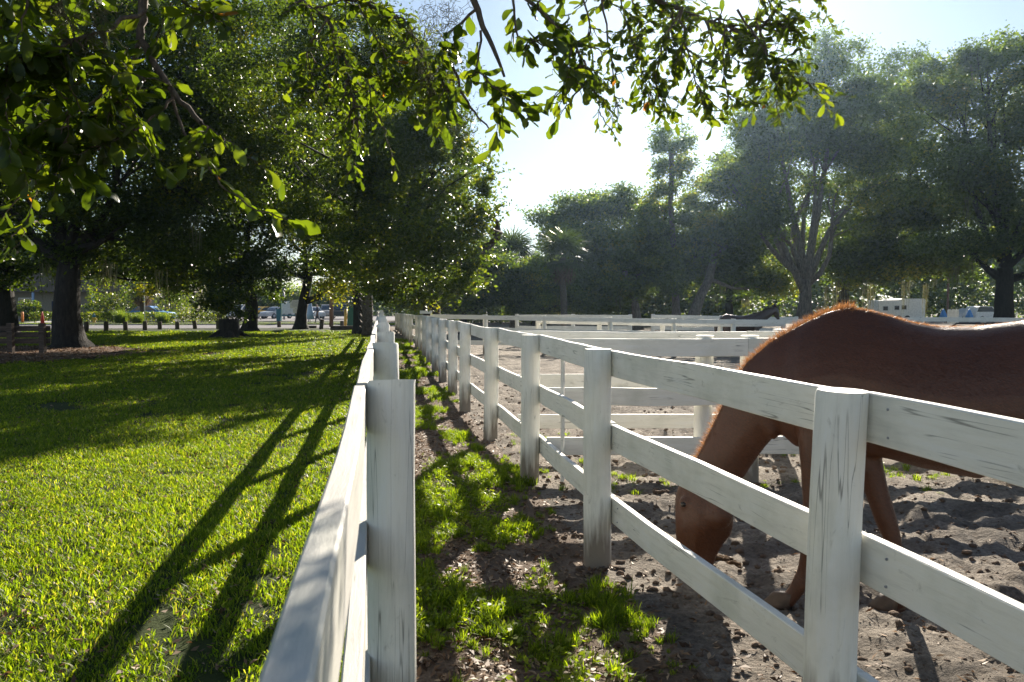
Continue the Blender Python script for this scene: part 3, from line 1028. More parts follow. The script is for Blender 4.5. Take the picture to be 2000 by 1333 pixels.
# left fence: runs straight away from beneath the camera, planks on the lawn side
LF = empty("board_fence", (float(left_x(0.25)), 0.25, 0))
tag(LF, "white board fence running straight away along the lawn, seen end on", "fence")
ly = [0.22, 2.61, 4.85, 7.15, 9.45, 11.8, 14.2, 16.6, 19, 21.4, 23.8, 26.2, 28.6, 31, 33.4, 35.8, 38.2]
sc_ = 0.985
for i, y in enumerate(ly):
    h = 1.345 + (0 if i < 2 else random.uniform(-.02, .02))
    o = link("post", post_mesh(h, 0.083 if i < 2 else 0.082, (random.uniform(-.02, .05) if i != 1 else 0.045, -0.13)), LF, Vector((float(left_x(y)), y, 0)) - LF.location)
    o.rotation_euler = (random.uniform(-.008, .008), random.uniform(-.012, .012), random.uniform(0, .3) if i > 1 else 0)
    if i == 1:
        o.rotation_euler = (0, .012, 0)
        o.location.x -= .014
ln = Vector((1, 0.1713, 0)).normalized()
for i in range(len(ly) - 1):
    for k, zt in enumerate((1.330, 0.865, 0.41)):
        e0, e1 = random.uniform(-.008, .008), random.uniform(-.008, .008)
        if i == 0: e0 = e1 = 0
        a = Vector((float(left_x(ly[i])), ly[i], zt - 0.074 + e0)) - ln * (0.083 + 0.021)
        b = Vector((float(left_x(ly[i + 1])), ly[i + 1], zt - 0.074 + e1)) - ln * (0.083 + 0.021)
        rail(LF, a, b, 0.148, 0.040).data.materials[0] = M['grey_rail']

# right fence: round posts towards the lane, three planks on the paddock side
RFN = empty("paddock_fence", (RF[3][1], RF[3][0], 0))
tag(RFN, "weathered white three-rail fence with round posts between lane and horse", "fence")
rp = [(a, b) for a, b in RF if -4.5 < a < 52]
rh = []
for i, (y, x) in enumerate(rp):
    z = float(ground_z(x, y))
    h = float(np.interp(y, [0, 24, 32, 51], [1.335, 1.335, 1.26, 1.12])) + random.uniform(-.012, .012) * (y > 10)
    rh.append(h)
    r = 0.084 if abs(y - 2.4) > .2 else 0.079
    o = link("post", post_mesh(h, r, (0.0, random.uniform(-.02, .03))), RFN, Vector((x, y, z)) - RFN.location)
    o.rotation_euler = (0, .022, 0) if abs(y - 2.4) < .2 else (random.uniform(-.008, .008), random.uniform(-.002, .014), random.uniform(0, .4))
    if abs(y - 2.4) < .2: o.location.x -= .020
for i in range(len(rp) - 1):
    (y0, x0), (y1, x1) = rp[i], rp[i + 1]
    d = Vector((x1 - x0, y1 - y0, 0)).normalized()
    nn = Vector((d.y, -d.x, 0))
    g0, g1 = float(ground_z(x0, y0)), float(ground_z(x1, y1))
    for k, zt in enumerate((1.325, 0.872, 0.418)):
        e0, e1 = random.uniform(-.012, .012), random.uniform(-.012, .012)
        s0, s1 = rh[i] / 1.335, rh[i + 1] / 1.335
        if y1 < 5: e0 = e1 = 0.0
        a = Vector((x0, y0, zt * s0 - 0.078 + e0 + g0)) + nn * 0.103
        b = Vector((x1, y1, zt * s1 - 0.078 + e1 + g1)) + nn * 0.103
        ro = rail(RFN, a, b, 0.156, 0.040)
        if -1 < y0 < 8:
            for e, q0 in ((a, 1), (b, -1)):
                for dz in (-.045, .04):
                    c = e + (b - a).normalized() * q0 * random.uniform(.12, .15) + Vector((0, 0, dz)) - nn * .0215
                    nl = MB().tube([(0, 0, -.003), (0, 0, .002)], [.0045, .004], 7).build("nail", M['grey'], RFN, c - RFN.location)
                    nl.rotation_euler = (-nn).to_track_quat('Z', 'Y').to_euler()
for px, Y in ((1066, 6.25), (1002, 7.95)):
    x = float(right_x(Y)) + 0.103 + 0.034
    MB().box((0, 0, 0.72), (0.024, 0.07, 1.12), -0.19).build("batten", M['rail'], RFN, Vector((x + .01, Y, 0)) - RFN.location)
x, y = -2.6, 22.6
MB().box((0, 0, 0), (0.36, 0.03, 0.09)).build("cap_board", M['rail'], RFN, Vector((float(right_x(23)) - .0, 22.9, 1.40)) - RFN.location)


def cross_fence(label, pts, posts, tops, name="cross_fence", rails_front=True, group=None, pr=0.08, ph=None, bh=0.15):
    """planks from pts[0] to pts[-1]; posts at given (x, y)"""
    root = empty(name, (pts[0][0], pts[0][1], 0))
    tag(root, label, "fence", group)
    for i in range(len(pts) - 1):
        a, b = Vector((*pts[i][:2], 0)), Vector((*pts[i + 1][:2], 0))
        for zt in tops:
            rail(root, a + Vector((0, 0, zt + pts[i][2] - bh / 2 + random.uniform(-.006, .006))), b + Vector((0, 0, zt + pts[i + 1][2] - bh / 2 + random.uniform(-.006, .006))), bh)
    for (x, y, z) in posts:
        o = link("post", post_mesh(ph or tops[0] + 0.02, pr), root, Vector((x, y, z)) - root.location, (random.uniform(-.01, .01), random.uniform(-.01, .01), random.uniform(0, 6)))
    return root


cross_fence("near plank cross fence behind the horse's neck", [(0.30, 6.67, 0), (2.05, 6.67, 0), (4.5, 6.67, 0), (7.0, 6.67, 0)],
            [(1.70, 6.78, 0), (2.11, 6.78, 0), (4.5, 6.78, 0), (7.0, 6.78, 0)], (1.315, 0.885, 0.455), rails_front=True, bh=0.155)
cross_fence("farther parallel plank cross fence across the dirt alley", [(0.06, 8.17, 0), (2.5, 8.17, 0), (5, 8.17, 0), (7.5, 8.17, 0)],
            [(2.9, 8.28, 0), (5.0, 8.28, 0), (7.5, 8.28, 0)], (1.325, 0.87, 0.435), bh=0.15)
FA = [(px, dz) for px, dz in ((840, -0.03), (948, -.06), (1063, -.10), (1192, -.15), (1317, -.19), (1432, -.21), (1555, -.20), (1680, -.16), (1800, -.13), (1920, -.14), (2060, -.16))]
cross_fence("long far paddock fence crossing left to right below the palms", [((px - 1000) / FPX * 26.5, 26.5, dz) for px, dz in FA],
            [((px - 1000) / FPX * 26.6, 26.6, dz) for px, dz in FA[1:]], (1.325, 0.90, 0.45), pr=0.085)
FB = [(1051, -.1), (1171, -.15), (1293, -.19), (1407, -.21), (1530, -.2)]
cross_fence("short post line doubling the far fence with square white posts", [((px - 1000) / FPX * 27.6, 27.6, dz) for px, dz in FB],
            [((px - 1000) / FPX * 27.7, 27.7, dz) for px, dz in FB], (1.20, 0.80, 0.42), pr=0.085)
FC = [(1010, -.12), (1120, -.12), (1232, -.13)]
cross_fence("rearmost paddock fence left of the open gap", [((px - 1000) / FPX * 32, 32, dz) for px, dz in FC], [((px - 1000) / FPX * 32, 32.1, dz) for px, dz in FC], (1.34, 0.86, 0.42))
FD = [(1276, -.14), (1410, -.2), (1556, -.24)]
cross_fence("rearmost paddock fence right of the open gap, behind the bay horse", [((px - 1000) / FPX * 32, 32, dz) for px, dz in FD], [((px - 1000) / FPX * 32, 32.1, dz) for px, dz in FD], (1.36, 0.88, 0.42))

# low dark plank fence at the left edge
PF = empty("plank_fence", gb_(20, 25.6))
tag(PF, "low dark three-plank fence beside the massive oak trunk", "fence")
for px in (-75, 20, 82):
    MB().box((0, 0, 0.48), (0.17, 0.15, 1.06)).build("post", M['dark_wood'], PF, gb_(px, 25.5) - PF.location)
for px0, px1 in ((-75, 20), (20, 98)):
    for zt in (0.92, 0.71, 0.50):
        a, b = gb_(px0, 25.68), gb_(px1, 25.68)
        MB().box((0, 0, 0), ((b - a).length - .01, 0.045, 0.175)).build("plank", M['dark_wood'], PF, (a + b) / 2 + Vector((0, 0, zt - .09)) - PF.location)

# ------------------------------------------------------------------ horses
YAW = R(27)
W0 = Vector((1.755, 4.02, 0.0))
FV = Vector((-math.cos(YAW), math.sin(YAW), 0))
NV = Vector((-math.sin(YAW), -math.cos(YAW), 0))
CAM = Vector((0, 0, H))


def prof(px, py, lat=0.0):
    d = P(px, py, 1.0) - CAM
    t = ((W0 + NV * lat - CAM).dot(NV)) / d.dot(NV)
    p = CAM + d * t - W0
    return Vector((p.dot(FV), lat, p.z))


def loft(mb, rings, n=22):
    """rings: (top, bottom, half width, narrowing at top, narrowing at bottom)"""
    vs, fs = [], []
    for top, bot, hw, nt_, nb_ in rings:
        top, bot = Vector(top), Vector(bot)
        c, u = (top + bot) / 2, (top - bot) / 2
        for j in range(n):
            a = 2 * math.pi * j / n
            ca, sa = math.cos(a), math.sin(a)
            k = (1 - nt_ * max(0, ca) ** 1.2) * (1 - nb_ * max(0, -ca) ** 1.2)
            vs.append(c + u * ca + Vector((0, hw * sa * k, 0)))
    for i in range(len(rings) - 1):
        for j in range(n):
            a, b = i * n + j, i * n + (j + 1) % n
            fs.append((a, b, b + n, a + n))
    fs.append(tuple(reversed(range(n))))
    fs.append(tuple(range((len(rings) - 1) * n, len(rings) * n)))
    mb.add(vs, fs)


def melt(mb, name, mat, voxel, smooth_it=6):
    me0 = mb.mesh("tmp", mat)
    import bmesh as bmod
    bm = bmod.new()
    bm.from_mesh(me0)
    bmod.ops.recalc_face_normals(bm, faces=bm.faces)
    bm.to_mesh(me0)
    bm.free()
    t = link("tmp", me0)
    m = t.modifiers.new("r", 'REMESH')
    m.mode = 'VOXEL'
    m.voxel_size = voxel
    s = t.modifiers.new("s", 'SMOOTH')
    s.iterations = smooth_it
    s.factor = 0.5
    dg = bpy.context.evaluated_depsgraph_get()
    me = bpy.data.meshes.new_from_object(t.evaluated_get(dg))
    me.name = name
    bpy.data.objects.remove(t)
    me.polygons.foreach_set("use_smooth", np.ones(len(me.polygons), dtype=bool))
    me.materials.clear()
    me.materials.append(mat)
    return me


def limb(mb, pts):
    """pts: (x, y, z, fore-aft radius, side radius)"""
    rings = []
    for i, p in enumerate(pts):
        c = Vector(p[:3])
        a, b = Vector(pts[max(i - 1, 0)][:3]), Vector(pts[min(i + 1, len(pts) - 1)][:3])
        t = (b - a).normalized()
        f = Vector((-t.z, 0, t.x))
        f.normalize()
        rings.append((c + f * p[3], c - f * p[3], p[4], 0, 0))
    loft(mb, rings, 14)


def hoof_mesh(c, d=1.0, s=1.0):
    """c: centre of the sole; toe towards +x"""
    mb = MB()
    vs, fs = [], []
    n = 16
    for z, r, sh in ((0.0, 0.066, 0.0), (0.02, 0.064, -0.006), (0.05, 0.054, -0.022), (0.075, 0.046, -0.032)):
        for j in range(n):
            a = 2 * math.pi * j / n
            x = r * math.cos(a) * (1.12 if math.cos(a) > 0 else 0.85) + sh
            vs.append((c[0] + x * s, c[1] + r * 0.92 * math.sin(a) * s, c[2] + z * s))
    for i in range(3):
        for j in range(n):
            a, b = i * n + j, i * n + (j + 1) % n
            fs.append((a, b, b + n, a + n))
    fs.append(tuple(reversed(range(n))))
    fs.append(tuple(range(3 * n, 4 * n)))
    return mb.add(vs, fs, True).mesh("hoof", M['hoof'])


def strands(pairs, mat, name, n, length, width=0.0022, droop=0.4, side=-1):
    """pairs: list of (root point, outward dir) along a crest, interpolated"""
    V, Q, T = [], [], []
    m = len(pairs) - 1
    for _ in range(n):
        t = random.random() * m
        i = min(int(t), m - 1)
        f = t - i
        p = pairs[i][0].lerp(pairs[i + 1][0], f) + Vector((0, random.gauss(0, .013), 0))
        d = pairs[i][1].lerp(pairs[i + 1][1], f)
        d = (d + Vector((random.gauss(0, .25), random.gauss(0, .22), random.gauss(0, .25)))).normalized()
        L = random.uniform(*length) * (0.5 + random.random() * 0.6)
        s = Vector((random.gauss(0, 1), random.gauss(0, 1), random.gauss(0, 1))).cross(d).normalized() * width
        q1 = p + d * L * 0.5
        q2 = p + d * L + Vector((0, side * droop * L * random.uniform(0, 1), -droop * L * random.random()))
        b = len(V)
        V += [p - d * 0.02 - s, p - d * 0.02 + s, q1 + s * .8, q1 - s * .8, q2 + s * .15, q2 - s * .15]
        Q += [(b, b + 1, b + 2, b + 3), (b + 3, b + 2, b + 4, b + 5)]
        T += [random.random()] * 6
    return np_mesh(name, np.array([tuple(v) for v in V]), np.array(Q), mat, np.array(T))


def hind_leg(lat, dx=0.0):
    return [(-0.98 + dx * .2, lat * .75, 1.16, .24, .13), (-0.96 + dx * .4, lat * .95, 0.97, .19, .12), (-0.93 + dx * .6, lat, 0.82, .125, .09), (-1.02 + dx * .8, lat, 0.66, .075, .06), (-1.10 + dx, lat, 0.53, .062, .045),
            (-1.08 + dx, lat, 0.44, .045, .036), (-1.06 + dx, lat, 0.28, .033, .03), (-1.05 + dx, lat, 0.16, .042, .036), (-1.02 + dx, lat, 0.10, .034, .033), (-0.99 + dx, lat, 0.05, .045, .042)]


# the chestnut horse, grazing, left side to the camera
horse = empty("horse", W0, math.pi - YAW)
tag(horse, "chestnut horse grazing with lowered head behind the near fence", "horse")
hb = MB()
T = [((-1.30, 0, 1.33), (-1.24, 0, 1.02), .10, 0, 0), ((-1.20, 0, 1.45), (-1.20, 0, .90), .21, .1, 0), ((-1.00, 0, 1.535), (-1.02, 0, .80), .275, .25, .1), ((-0.80, 0, 1.54), (-.80, 0, .76), .29, .3, .2),
     (prof(1992, 627), (-.64, 0, .77), .30, .28, .2), (prof(1900, 638), prof(1912, 936), .305, .24, .25), (prof(1830, 638), prof(1800, 915), .30, .28, .3), (prof(1770, 627), prof(1740, 898), .285, .4, .3),
     (prof(1715, 609), prof(1690, 888), .26, .55, .3), (prof(1660, 599), prof(1640, 884), .24, .62, .3), (prof(1610, 611), prof(1590, 882), .225, .55, .3), (prof(1570, 632), prof(1552, 872), .19, .4, .3), (prof(1535, 658), prof(1528, 850), .14, .3, .3)]
loft(hb, T, 26)
NK = [(prof(1630, 603), prof(1585, 868), .19, .55, .2), (prof(1570, 630), prof(1548, 860), .165, .5, .2), (prof(1508, 664), prof(1526, 846), .135, .45, .2), (prof(1458, 706), prof(1508, 858), .115, .45, .2), (prof(1425, 760), prof(1490, 880), .10, .45, .2),
      (prof(1398, 815), prof(1470, 908), .092, .45, .2), (prof(1374, 865), prof(1450, 938), .086, .42, .2), (prof(1350, 912), prof(1432, 968), .082, .4, .2), (prof(1332, 940), prof(1424, 1000), .085, .3, .3)]
loft(hb, NK, 22)
HD = [(prof(1350, 915), prof(1425, 965), .065, .2, .3), (prof(1328, 942), prof(1430, 995), .09, .2, .35), (prof(1319, 965), prof(1434, 1022), .105, .15, .4), (prof(1318, 995), prof(1428, 1046), .10, .15, .45), (prof(1319, 1030), prof(1412, 1066), .08, .2, .3),
      (prof(1320, 1060), prof(1402, 1084), .066, .2, .2), (prof(1326, 1085), prof(1396, 1100), .060, .1, .1), (prof(1336, 1105), prof(1390, 1114), .058, .1, .1), (prof(1350, 1122), prof(1378, 1124), .04, 0, 0)]
loft(hb, HD, 20)


def leg_px(lat, rows):
    out = []
    for px, py, a, b in rows:
        p = prof(px, py, lat)
        out.append((p.x, p.y, p.z, a, b))
    return out


near_leg = leg_px(0.15, [(1620, 800, .17, .10), (1608, 860, .13, .095), (1598, 920, .088, .075), (1592, 985, .062, .058), (1588, 1030, .056, .052), (1583, 1058, .050, .046), (1577, 1085, .038, .036), (1570, 1115, .034, .031), (1563, 1142, .045, .039), (1549, 1162, .038, .036), (1534, 1176, .046, .044)])
limb(hb, near_leg)
far_leg = leg_px(-0.06, [(1650, 790, .17, .09), (1670, 850, .12, .085), (1695, 905, .075, .065), (1712, 960, .06, .055), (1730, 1015, .056, .05), (1742, 1050, .046, .043), (1752, 1100, .036, .033), (1760, 1145, .04, .038), (1762, 1170, .046, .04), (1752, 1190, .038, .036), (1742, 1202, .046, .044)])
limb(hb, far_leg)
limb(hb, hind_leg(0.15, 0.06))
limb(hb, hind_leg(-0.15, -0.10))
# muscle relief: shoulder blade, upper arm, ribs, neck crest, cheek
def pad(px, py, lat, rx, rz, ry, tilt=0.0):
    c = prof(px, py, lat)
    u = Vector((math.sin(tilt), 0, math.cos(tilt)))
    w = Vector((math.cos(tilt), 0, -math.sin(tilt)))
    rr = []
    for k in range(7):
        a = math.pi * (k + .5) / 7
        z = math.cos(a)
        q = math.sin(a)
        m0 = c + u * (rz * z)
        rr.append((m0 + w * (rx * q), m0 - w * (rx * q), ry * q, 0, 0))
    loft(hb, rr, 12)


for s_ in (1, -1):
    pad(1632, 760, .105 * s_, .10, .20, .105, .35)
    pad(1596, 815, .105 * s_, .10, .15, .105, -.5)
    pad(1655, 830, .125 * s_, .10, .13, .095, .5)
    pad(1475, 790, .045 * s_, .06, .22, .062, .55)
    pad(1402, 1004, .050 * s_, .085, .09, .060, 0)
    pad(1338, 1020, .045 * s_, .018, .09, .035, -.1)
    pad(1352, 1098, .036 * s_, .025, .03, .028, 0)
# shoulder, eye sockets, cheek and nostril rims
sh = prof(1600, 790, 0.10)
loft(hb, [(sh + Vector((.10, 0, .20)), sh + Vector((.06, 0, .12)), .05, 0, 0), (sh + Vector((.13, .03, .12)), sh + Vector((-.12, .03, -.02)), .09, 0, 0), (sh + Vector((.12, .03, -.03)), sh + Vector((-.10, .03, -.14)), .08, 0, 0), (sh + Vector((.04, .02, -.14)), sh + Vector((-.03, .02, -.20)), .05, 0, 0)], 14)
for s in (1, -1):
    e = prof(1336, 982, s * 0.083)
    loft(hb, [(e + Vector((.02, 0, .035)), e + Vector((-.02, 0, .025)), .012, 0, 0), (e + Vector((.032, 0, .012)), e + Vector((-.03, 0, -.004)), .02, 0, 0), (e + Vector((.022, 0, -.028)), e + Vector((-.02, 0, -.03)), .012, 0, 0)], 10)
body = link("body", melt(hb, "body", M['chestnut'], 0.0115, 13), horse)
for pts in (near_leg, far_leg):
    x, y = pts[-1][0], pts[-1][1]
    link("hoof", hoof_mesh((x + .035, y, max(0.0, pts[-1][2] - .075)), s=1.12), horse)
for lat, dx in ((.15, .06), (-.15, -.10)):
    link("hoof", hoof_mesh((-.95 + dx, lat, 0.0)), horse)
for s in (1, -1):
    e = prof(1335, 985, s * 0.087)
    MB().lathe([(0.004, -.018), (.014, -.011), (.018, 0), (.014, .011), (.004, .018)], 12).build("eye", M['eye'], horse, e, (0, 0.4, 0))
    nz = prof(1346, 1098, s * 0.064)
    MB().lathe([(0.003, -.012), (.011, -.007), (.013, 0), (.011, .007), (.003, .012)], 10).build("nostril", M['eye'], horse, nz, (0, 0.5, 0))
    b = prof(1345, 918, s * 0.05)
    er = MB()
    er.tube([b, b + Vector((-.03, s * .012, .02)), b + Vector((-.075, s * .02, .03)), b + Vector((-.125, s * .018, .02))], [.022, .034, .026, .004], 9)
    er.build("ear", M['chestnut'], horse)
CR = [(1668, 600), (1640, 600), (1600, 613), (1560, 634), (1520, 655), (1490, 678), (1460, 704), (1440, 732), (1424, 760), (1408, 795), (1392, 828), (1375, 863), (1357, 898), (1342, 925)]
pr_ = []
for i, (x, y) in enumerate(CR):
    a, b = CR[max(i - 1, 0)], CR[min(i + 1, len(CR) - 1)]
    tv = prof(*b) - prof(*a)
    nv = Vector((-tv.z, 0, tv.x)).normalized()
    if nv.z < 0: nv = -nv
    pr_.append((prof(x, y) - nv * 0.012, (nv + Vector((-.25, 0, .1))).normalized()))
link("mane", strands(pr_, M['mane'], "mane", 5200, (0.02, 0.062), 0.0006, 0.4), horse)
BK = [(1668, 600), (1700, 606), (1740, 617), (1780, 628), (1830, 636), (1880, 638), (1930, 634), (1992, 626)]
pb_ = [(prof(x, y) - Vector((0, 0, .012)), Vector((-.75, 0, .55)).normalized()) for x, y in BK] + [(Vector((-.8, 0, 1.53)), Vector((-.8, 0, .5)).normalized()), (Vector((-1.0, 0, 1.525)), Vector((-.8, 0, .5)).normalized())]
fz = strands(pb_, M['mane'], "back_rim_hair", 5200, (0.012, 0.03), 0.0006, 0.2)  # pale mane-coloured fringe, added for a bright rim along the back
link("back_rim_hair", fz, horse)
def short_hair(name, me, n, mat, length=(.008, .016), width=.0005):
    """short hairs lying along the coat, denser where the body faces up and to the lane"""
    me.calc_loop_triangles()
    nv = len(me.vertices)
    co = np.empty(nv * 3, np.float32)
    me.vertices.foreach_get("co", co)
    co = co.reshape(-1, 3)
    tr_ = np.empty(len(me.loop_triangles) * 3, np.int32)
    me.loop_triangles.foreach_get("vertices", tr_)
    tr_ = tr_.reshape(-1, 3)
    A, B_, C_ = co[tr_[:, 0]], co[tr_[:, 1]], co[tr_[:, 2]]
    nn = np.cross(B_ - A, C_ - A)
    ar = np.linalg.norm(nn, axis=1)
    nn = nn / np.maximum(ar[:, None], 1e-12)
    w = ar * np.clip(nn[:, 1] + .35 + .6 * np.clip(nn[:, 2], 0, 1), 0, 2) * (A[:, 2] > .12) * (A[:, 0] > -1.1)
    i = rng.choice(len(tr_), n, p=w / w.sum())
    u, v = rng.random(n), rng.random(n)
    fl = u + v > 1
    u[fl], v[fl] = 1 - u[fl], 1 - v[fl]
    p = A[i] + (B_[i] - A[i]) * u[:, None] + (C_[i] - A[i]) * v[:, None]
    N_ = nn[i]
    flow = np.tile(np.array([[-.8, 0, -.45]]), (n, 1)) + rng.normal(0, .16, (n, 3))
    flow -= N_ * (flow * N_).sum(1, keepdims=True)
    flow /= np.linalg.norm(flow, axis=1, keepdims=True) + 1e-9
    L = rng.uniform(*length, n)[:, None]
    side = np.cross(N_, flow) * width
    tip = p + flow * L + N_ * L * rng.uniform(.06, .30, (n, 1))
    V = np.stack([p - side, p + side, tip + side * .3, tip - side * .3], 1).reshape(-1, 3)
    return np_mesh(name, V, np.arange(4 * n).reshape(n, 4), mat, np.repeat(rng.random(n), 4))


M['hair_coat'] = leafy("chestnut_hair", [(0.0, (0.030, 0.0095, 0.005)), (0.6, (0.086, 0.028, 0.011)), (1.0, (0.175, 0.065, 0.027))], 0.22, 0.34, (1.3, 1.0, 0.7), 0.55)
link("coat_hair", short_hair("coat_hair", body.data, 90000, M['hair_coat']), horse)
tl = MB()
tp = [Vector((-1.28, 0, 1.30)), Vector((-1.37, 0, 1.22)), Vector((-1.42, 0, 1.0)), Vector((-1.43, 0, .75)), Vector((-1.42, 0, .5))]
tl.tube(tp, [.035, .045, .05, .05, .015], 10)
tail = tl.build("tail", M['mane'], horse)
aa = tail.data.attributes.new("tint", 'FLOAT', 'POINT')
aa.data.foreach_set("value", np.full(len(tail.data.vertices), 0.3, dtype=np.float32))

# the dark bay horse between the far rails, facing right
bay = empty("horse", P(1468, 600, 29.2) * 1.0, R(6))
bay.location.z = float(ground_z(bay.location.x, 29.2))
tag(bay, "dark bay horse standing between the far white rails with its head hanging", "horse")
bm_ = MB()
loft(bm_, [((-1.28, 0, 1.28), (-1.22, 0, 1.0), .1, 0, 0), ((-1.2, 0, 1.40), (-1.18, 0, .86), .21, 0, 0), ((-1.0, 0, 1.48), (-1.0, 0, .80), .27, .2, .1), ((-.7, 0, 1.44), (-.7, 0, .80), .29, .2, .2), ((-.35, 0, 1.41), (-.35, 0, .76), .29, .3, .2), ((0, 0, 1.48), (0, 0, .76), .24, .55, .2),
           ((.2, 0, 1.44), (.22, 0, .80), .2, .5, .2), ((.38, 0, 1.34), (.40, 0, .94), .13, .3, .2)], 20)
loft(bm_, [((.05, 0, 1.47), (.30, 0, .95), .17, .5, .2), ((.25, 0, 1.50), (.45, 0, 1.08), .12, .45, .2), ((.55, 0, 1.62), (.68, 0, 1.30), .09, .45, .2), ((.82, 0, 1.73), (.90, 0, 1.46), .075, .4, .2), ((.96, 0, 1.76), (.95, 0, 1.46), .07, .2, .2)], 18)
loft(bm_, [((.88, 0, 1.78), (.86, 0, 1.55), .06, .2, .2), ((1.02, 0, 1.74), (.86, 0, 1.45), .09, .2, .3), ((1.08, 0, 1.62), (.90, 0, 1.36), .09, .2, .4), ((1.11, 0, 1.46), (.99, 0, 1.30), .065, .2, .2), ((1.12, 0, 1.32), (1.01, 0, 1.22), .055, .1, .1), ((1.10, 0, 1.22), (1.03, 0, 1.18), .045, 0, 0)], 16)
for s in (1, -1):
    limb(bm_, [(.16, s * .10, 1.1, .16, .1), (.15, s * .14, .85, .1, .08), (.15, s * .14, .62, .06, .055), (.15, s * .14, .48, .052, .05), (.145, s * .14, .3, .034, .032), (.15, s * .14, .16, .043, .037), (.18, s * .14, .08, .04, .038)])
    limb(bm_, hind_leg(s * .15, 0.04 * s))
link("body", melt(bm_, "body", M['bay'], 0.022, 5), bay)
for s in (1, -1):
    link("hoof", hoof_mesh((.21, s * .14, 0)), bay)
    link("hoof", hoof_mesh((-.95 + .04 * s, s * .15, 0)), bay)
    b = Vector((.93, s * .05, 1.74))
    MB().tube([b, b + Vector((0, s * .01, .07)), b + Vector((.01, s * .01, .15))], [.025, .032, .004], 8).build("ear", M['bay'], bay)
cr2 = [(Vector((x, 0, z)), Vector((-.3, 0, 1)).normalized()) for x, z in ((.05, 1.47), (.25, 1.5), (.55, 1.62), (.82, 1.73), (.92, 1.77))]
link("mane", strands(cr2, M['black_mane'], "mane", 500, (.06, .14), .005, .6), bay)
t2 = MB().tube([(-1.27, 0, 1.26), (-1.36, 0, 1.2), (-1.4, 0, .95), (-1.4, 0, .45)], [.04, .05, .06, .02], 9).build("tail", M['bay'], bay)

# ------------------------------------------------------------------ far things: left
def car(label, loc, rz, paint, kind=0, cat="car", group=None, s=1.0):
    root = empty("parked_car", loc, rz)
    tag(root, label, cat, group)
    b = MB()
    w = 0.86
    if kind == 0:   # saloon
        b.prism([(-2.2, .32), (-2.25, .62), (-2.15, .86), (-1.5, .93), (1.0, .93), (1.95, .82), (2.2, .62), (2.2, .32)], -w, w)
        cab = [(-1.55, .93), (-0.95, 1.36), (-0.5, 1.44), (.25, 1.42), (1.05, .93)]
    elif kind == 1:  # SUV
        b.prism([(-2.2, .38), (-2.25, .75), (-2.2, 1.02), (.95, 1.03), (2.05, .95), (2.22, .7), (2.2, .38)], -w, w)
        cab = [(-2.18, 1.02), (-1.95, 1.62), (-1.6, 1.72), (.1, 1.70), (.95, 1.03)]
    else:
        b.prism([(-2.6, .45), (-2.6, .98), (-.7, 1.0), (1.25, 1.0), (2.4, .95), (2.6, .7), (2.6, .45)], -w - .05, w + .05)
        cab = [(-.75, 1.0), (-.6, 1.65), (-.3, 1.75), (.7, 1.72), (1.3, 1.0)]
    bo = b.build("body", M[paint], root)
    MB().prism([(x * .97, z) for x, z in cab], -w * .86, w * .86).build("cabin", M[paint], root)
    cx = sum(x for x, z in cab) / len(cab)
    cz = sum(z for x, z in cab) / len(cab)
    for s_ in (1, -1):
        y = s_ * w * .865
        xs = [(cx + (x * .97 - cx) * .86, cz + (z - cz) * .78) for x, z in cab]
        MB().prism(xs, y - .012, y + .012).build("side_window", M['glass'], root)
    x0, z0 = cab[-1]
    x1, z1 = cab[-2]
    MB().add([(x0 * .97 + .02, -.66, z0 + .06), (x0 * .97 + .02, .66, z0 + .06), (x1 * .97 + .03, .6, z1 - .04), (x1 * .97 + .03, -.6, z1 - .04)], [(0, 1, 2, 3)]).build("windscreen", M['glass'], root)
    for x in (-1.38, 1.35):
        for y in (-w + .06, w - .06):
            wh = MB().tube([(0, -.1, 0), (0, -.095, 0), (0, .095, 0), (0, .1, 0)], [.28, .33, .33, .28], 16).build("wheel", M['rubber'], root, (x, y, .33))
            MB().tube([(0, -.11, 0), (0, .11, 0)], [.19, .19], 12).build("rim", M['silver'], wh)
    for y in (-.62, .62):
        MB().box((2.2, y, .68), (.06, .3, .13)).build("headlight", M['white'], root)
    root.scale = (s, s, s)
    return root


CG = "cars parked across the road"
car("bright blue car half hidden behind the long hedge", gb_(294, 79), R(4), 'blue', 0, s=1.08)
car("yellow car in the car park right of the straight oak trunk", gb_(511, 95), R(-120), 'yellow', 0, group=CG)
car("white car glimpsed between the stump and the straight oak trunk", gb_(467, 90), R(-100), 'white', 1, group=CG)
car("silver car between the yellow car and the green-posted sign", gb_(540, 93), R(-115), 'silver', 0, group=CG)
car("white car behind the walking person in dark clothes", gb_(612, 92), R(-60), 'white', 0, group=CG)
car("dark pickup truck parked right of the brown utility pole", gb_(664, 90), R(-75), 'black', 2, group=CG)
car("grey car parked between dark pickup and walking person", gb_(640, 97), R(-80), 'grey', 1, group=CG)

bld = empty("building", (-52, 90, 0))
tag(bld, "long low beige building behind the hedge at left", "building")
MB().box((0, 4, 1.6), (26, 7, 3.2)).build("wall", M['beige'], bld)
MB().prism([(-14, 3.18), (14, 3.18), (11, 5.3), (-11, 5.3)], -1.2, 8.5).build("roof", M['roof'], bld)
for x in (-9, -5.2, 5, 9.3):
    f = MB().box((x, .47, 1.75), (1.7, .06, 1.5)).build("window", M['white'], bld)
    MB().box((x, .43, 1.75), (1.5, .03, 1.3)).build("pane", M['glass'], f)
dr = MB().box((-1.6, .47, 1.05), (1.1, .06, 2.1)).build("door", M['navy'], bld)
for x in (-7, -3.4, 0.2, 3.5):
    MB().box((x, -1.0, 1.55), (.22, .22, 3.1)).build("porch_post", M['light_blue'], bld)

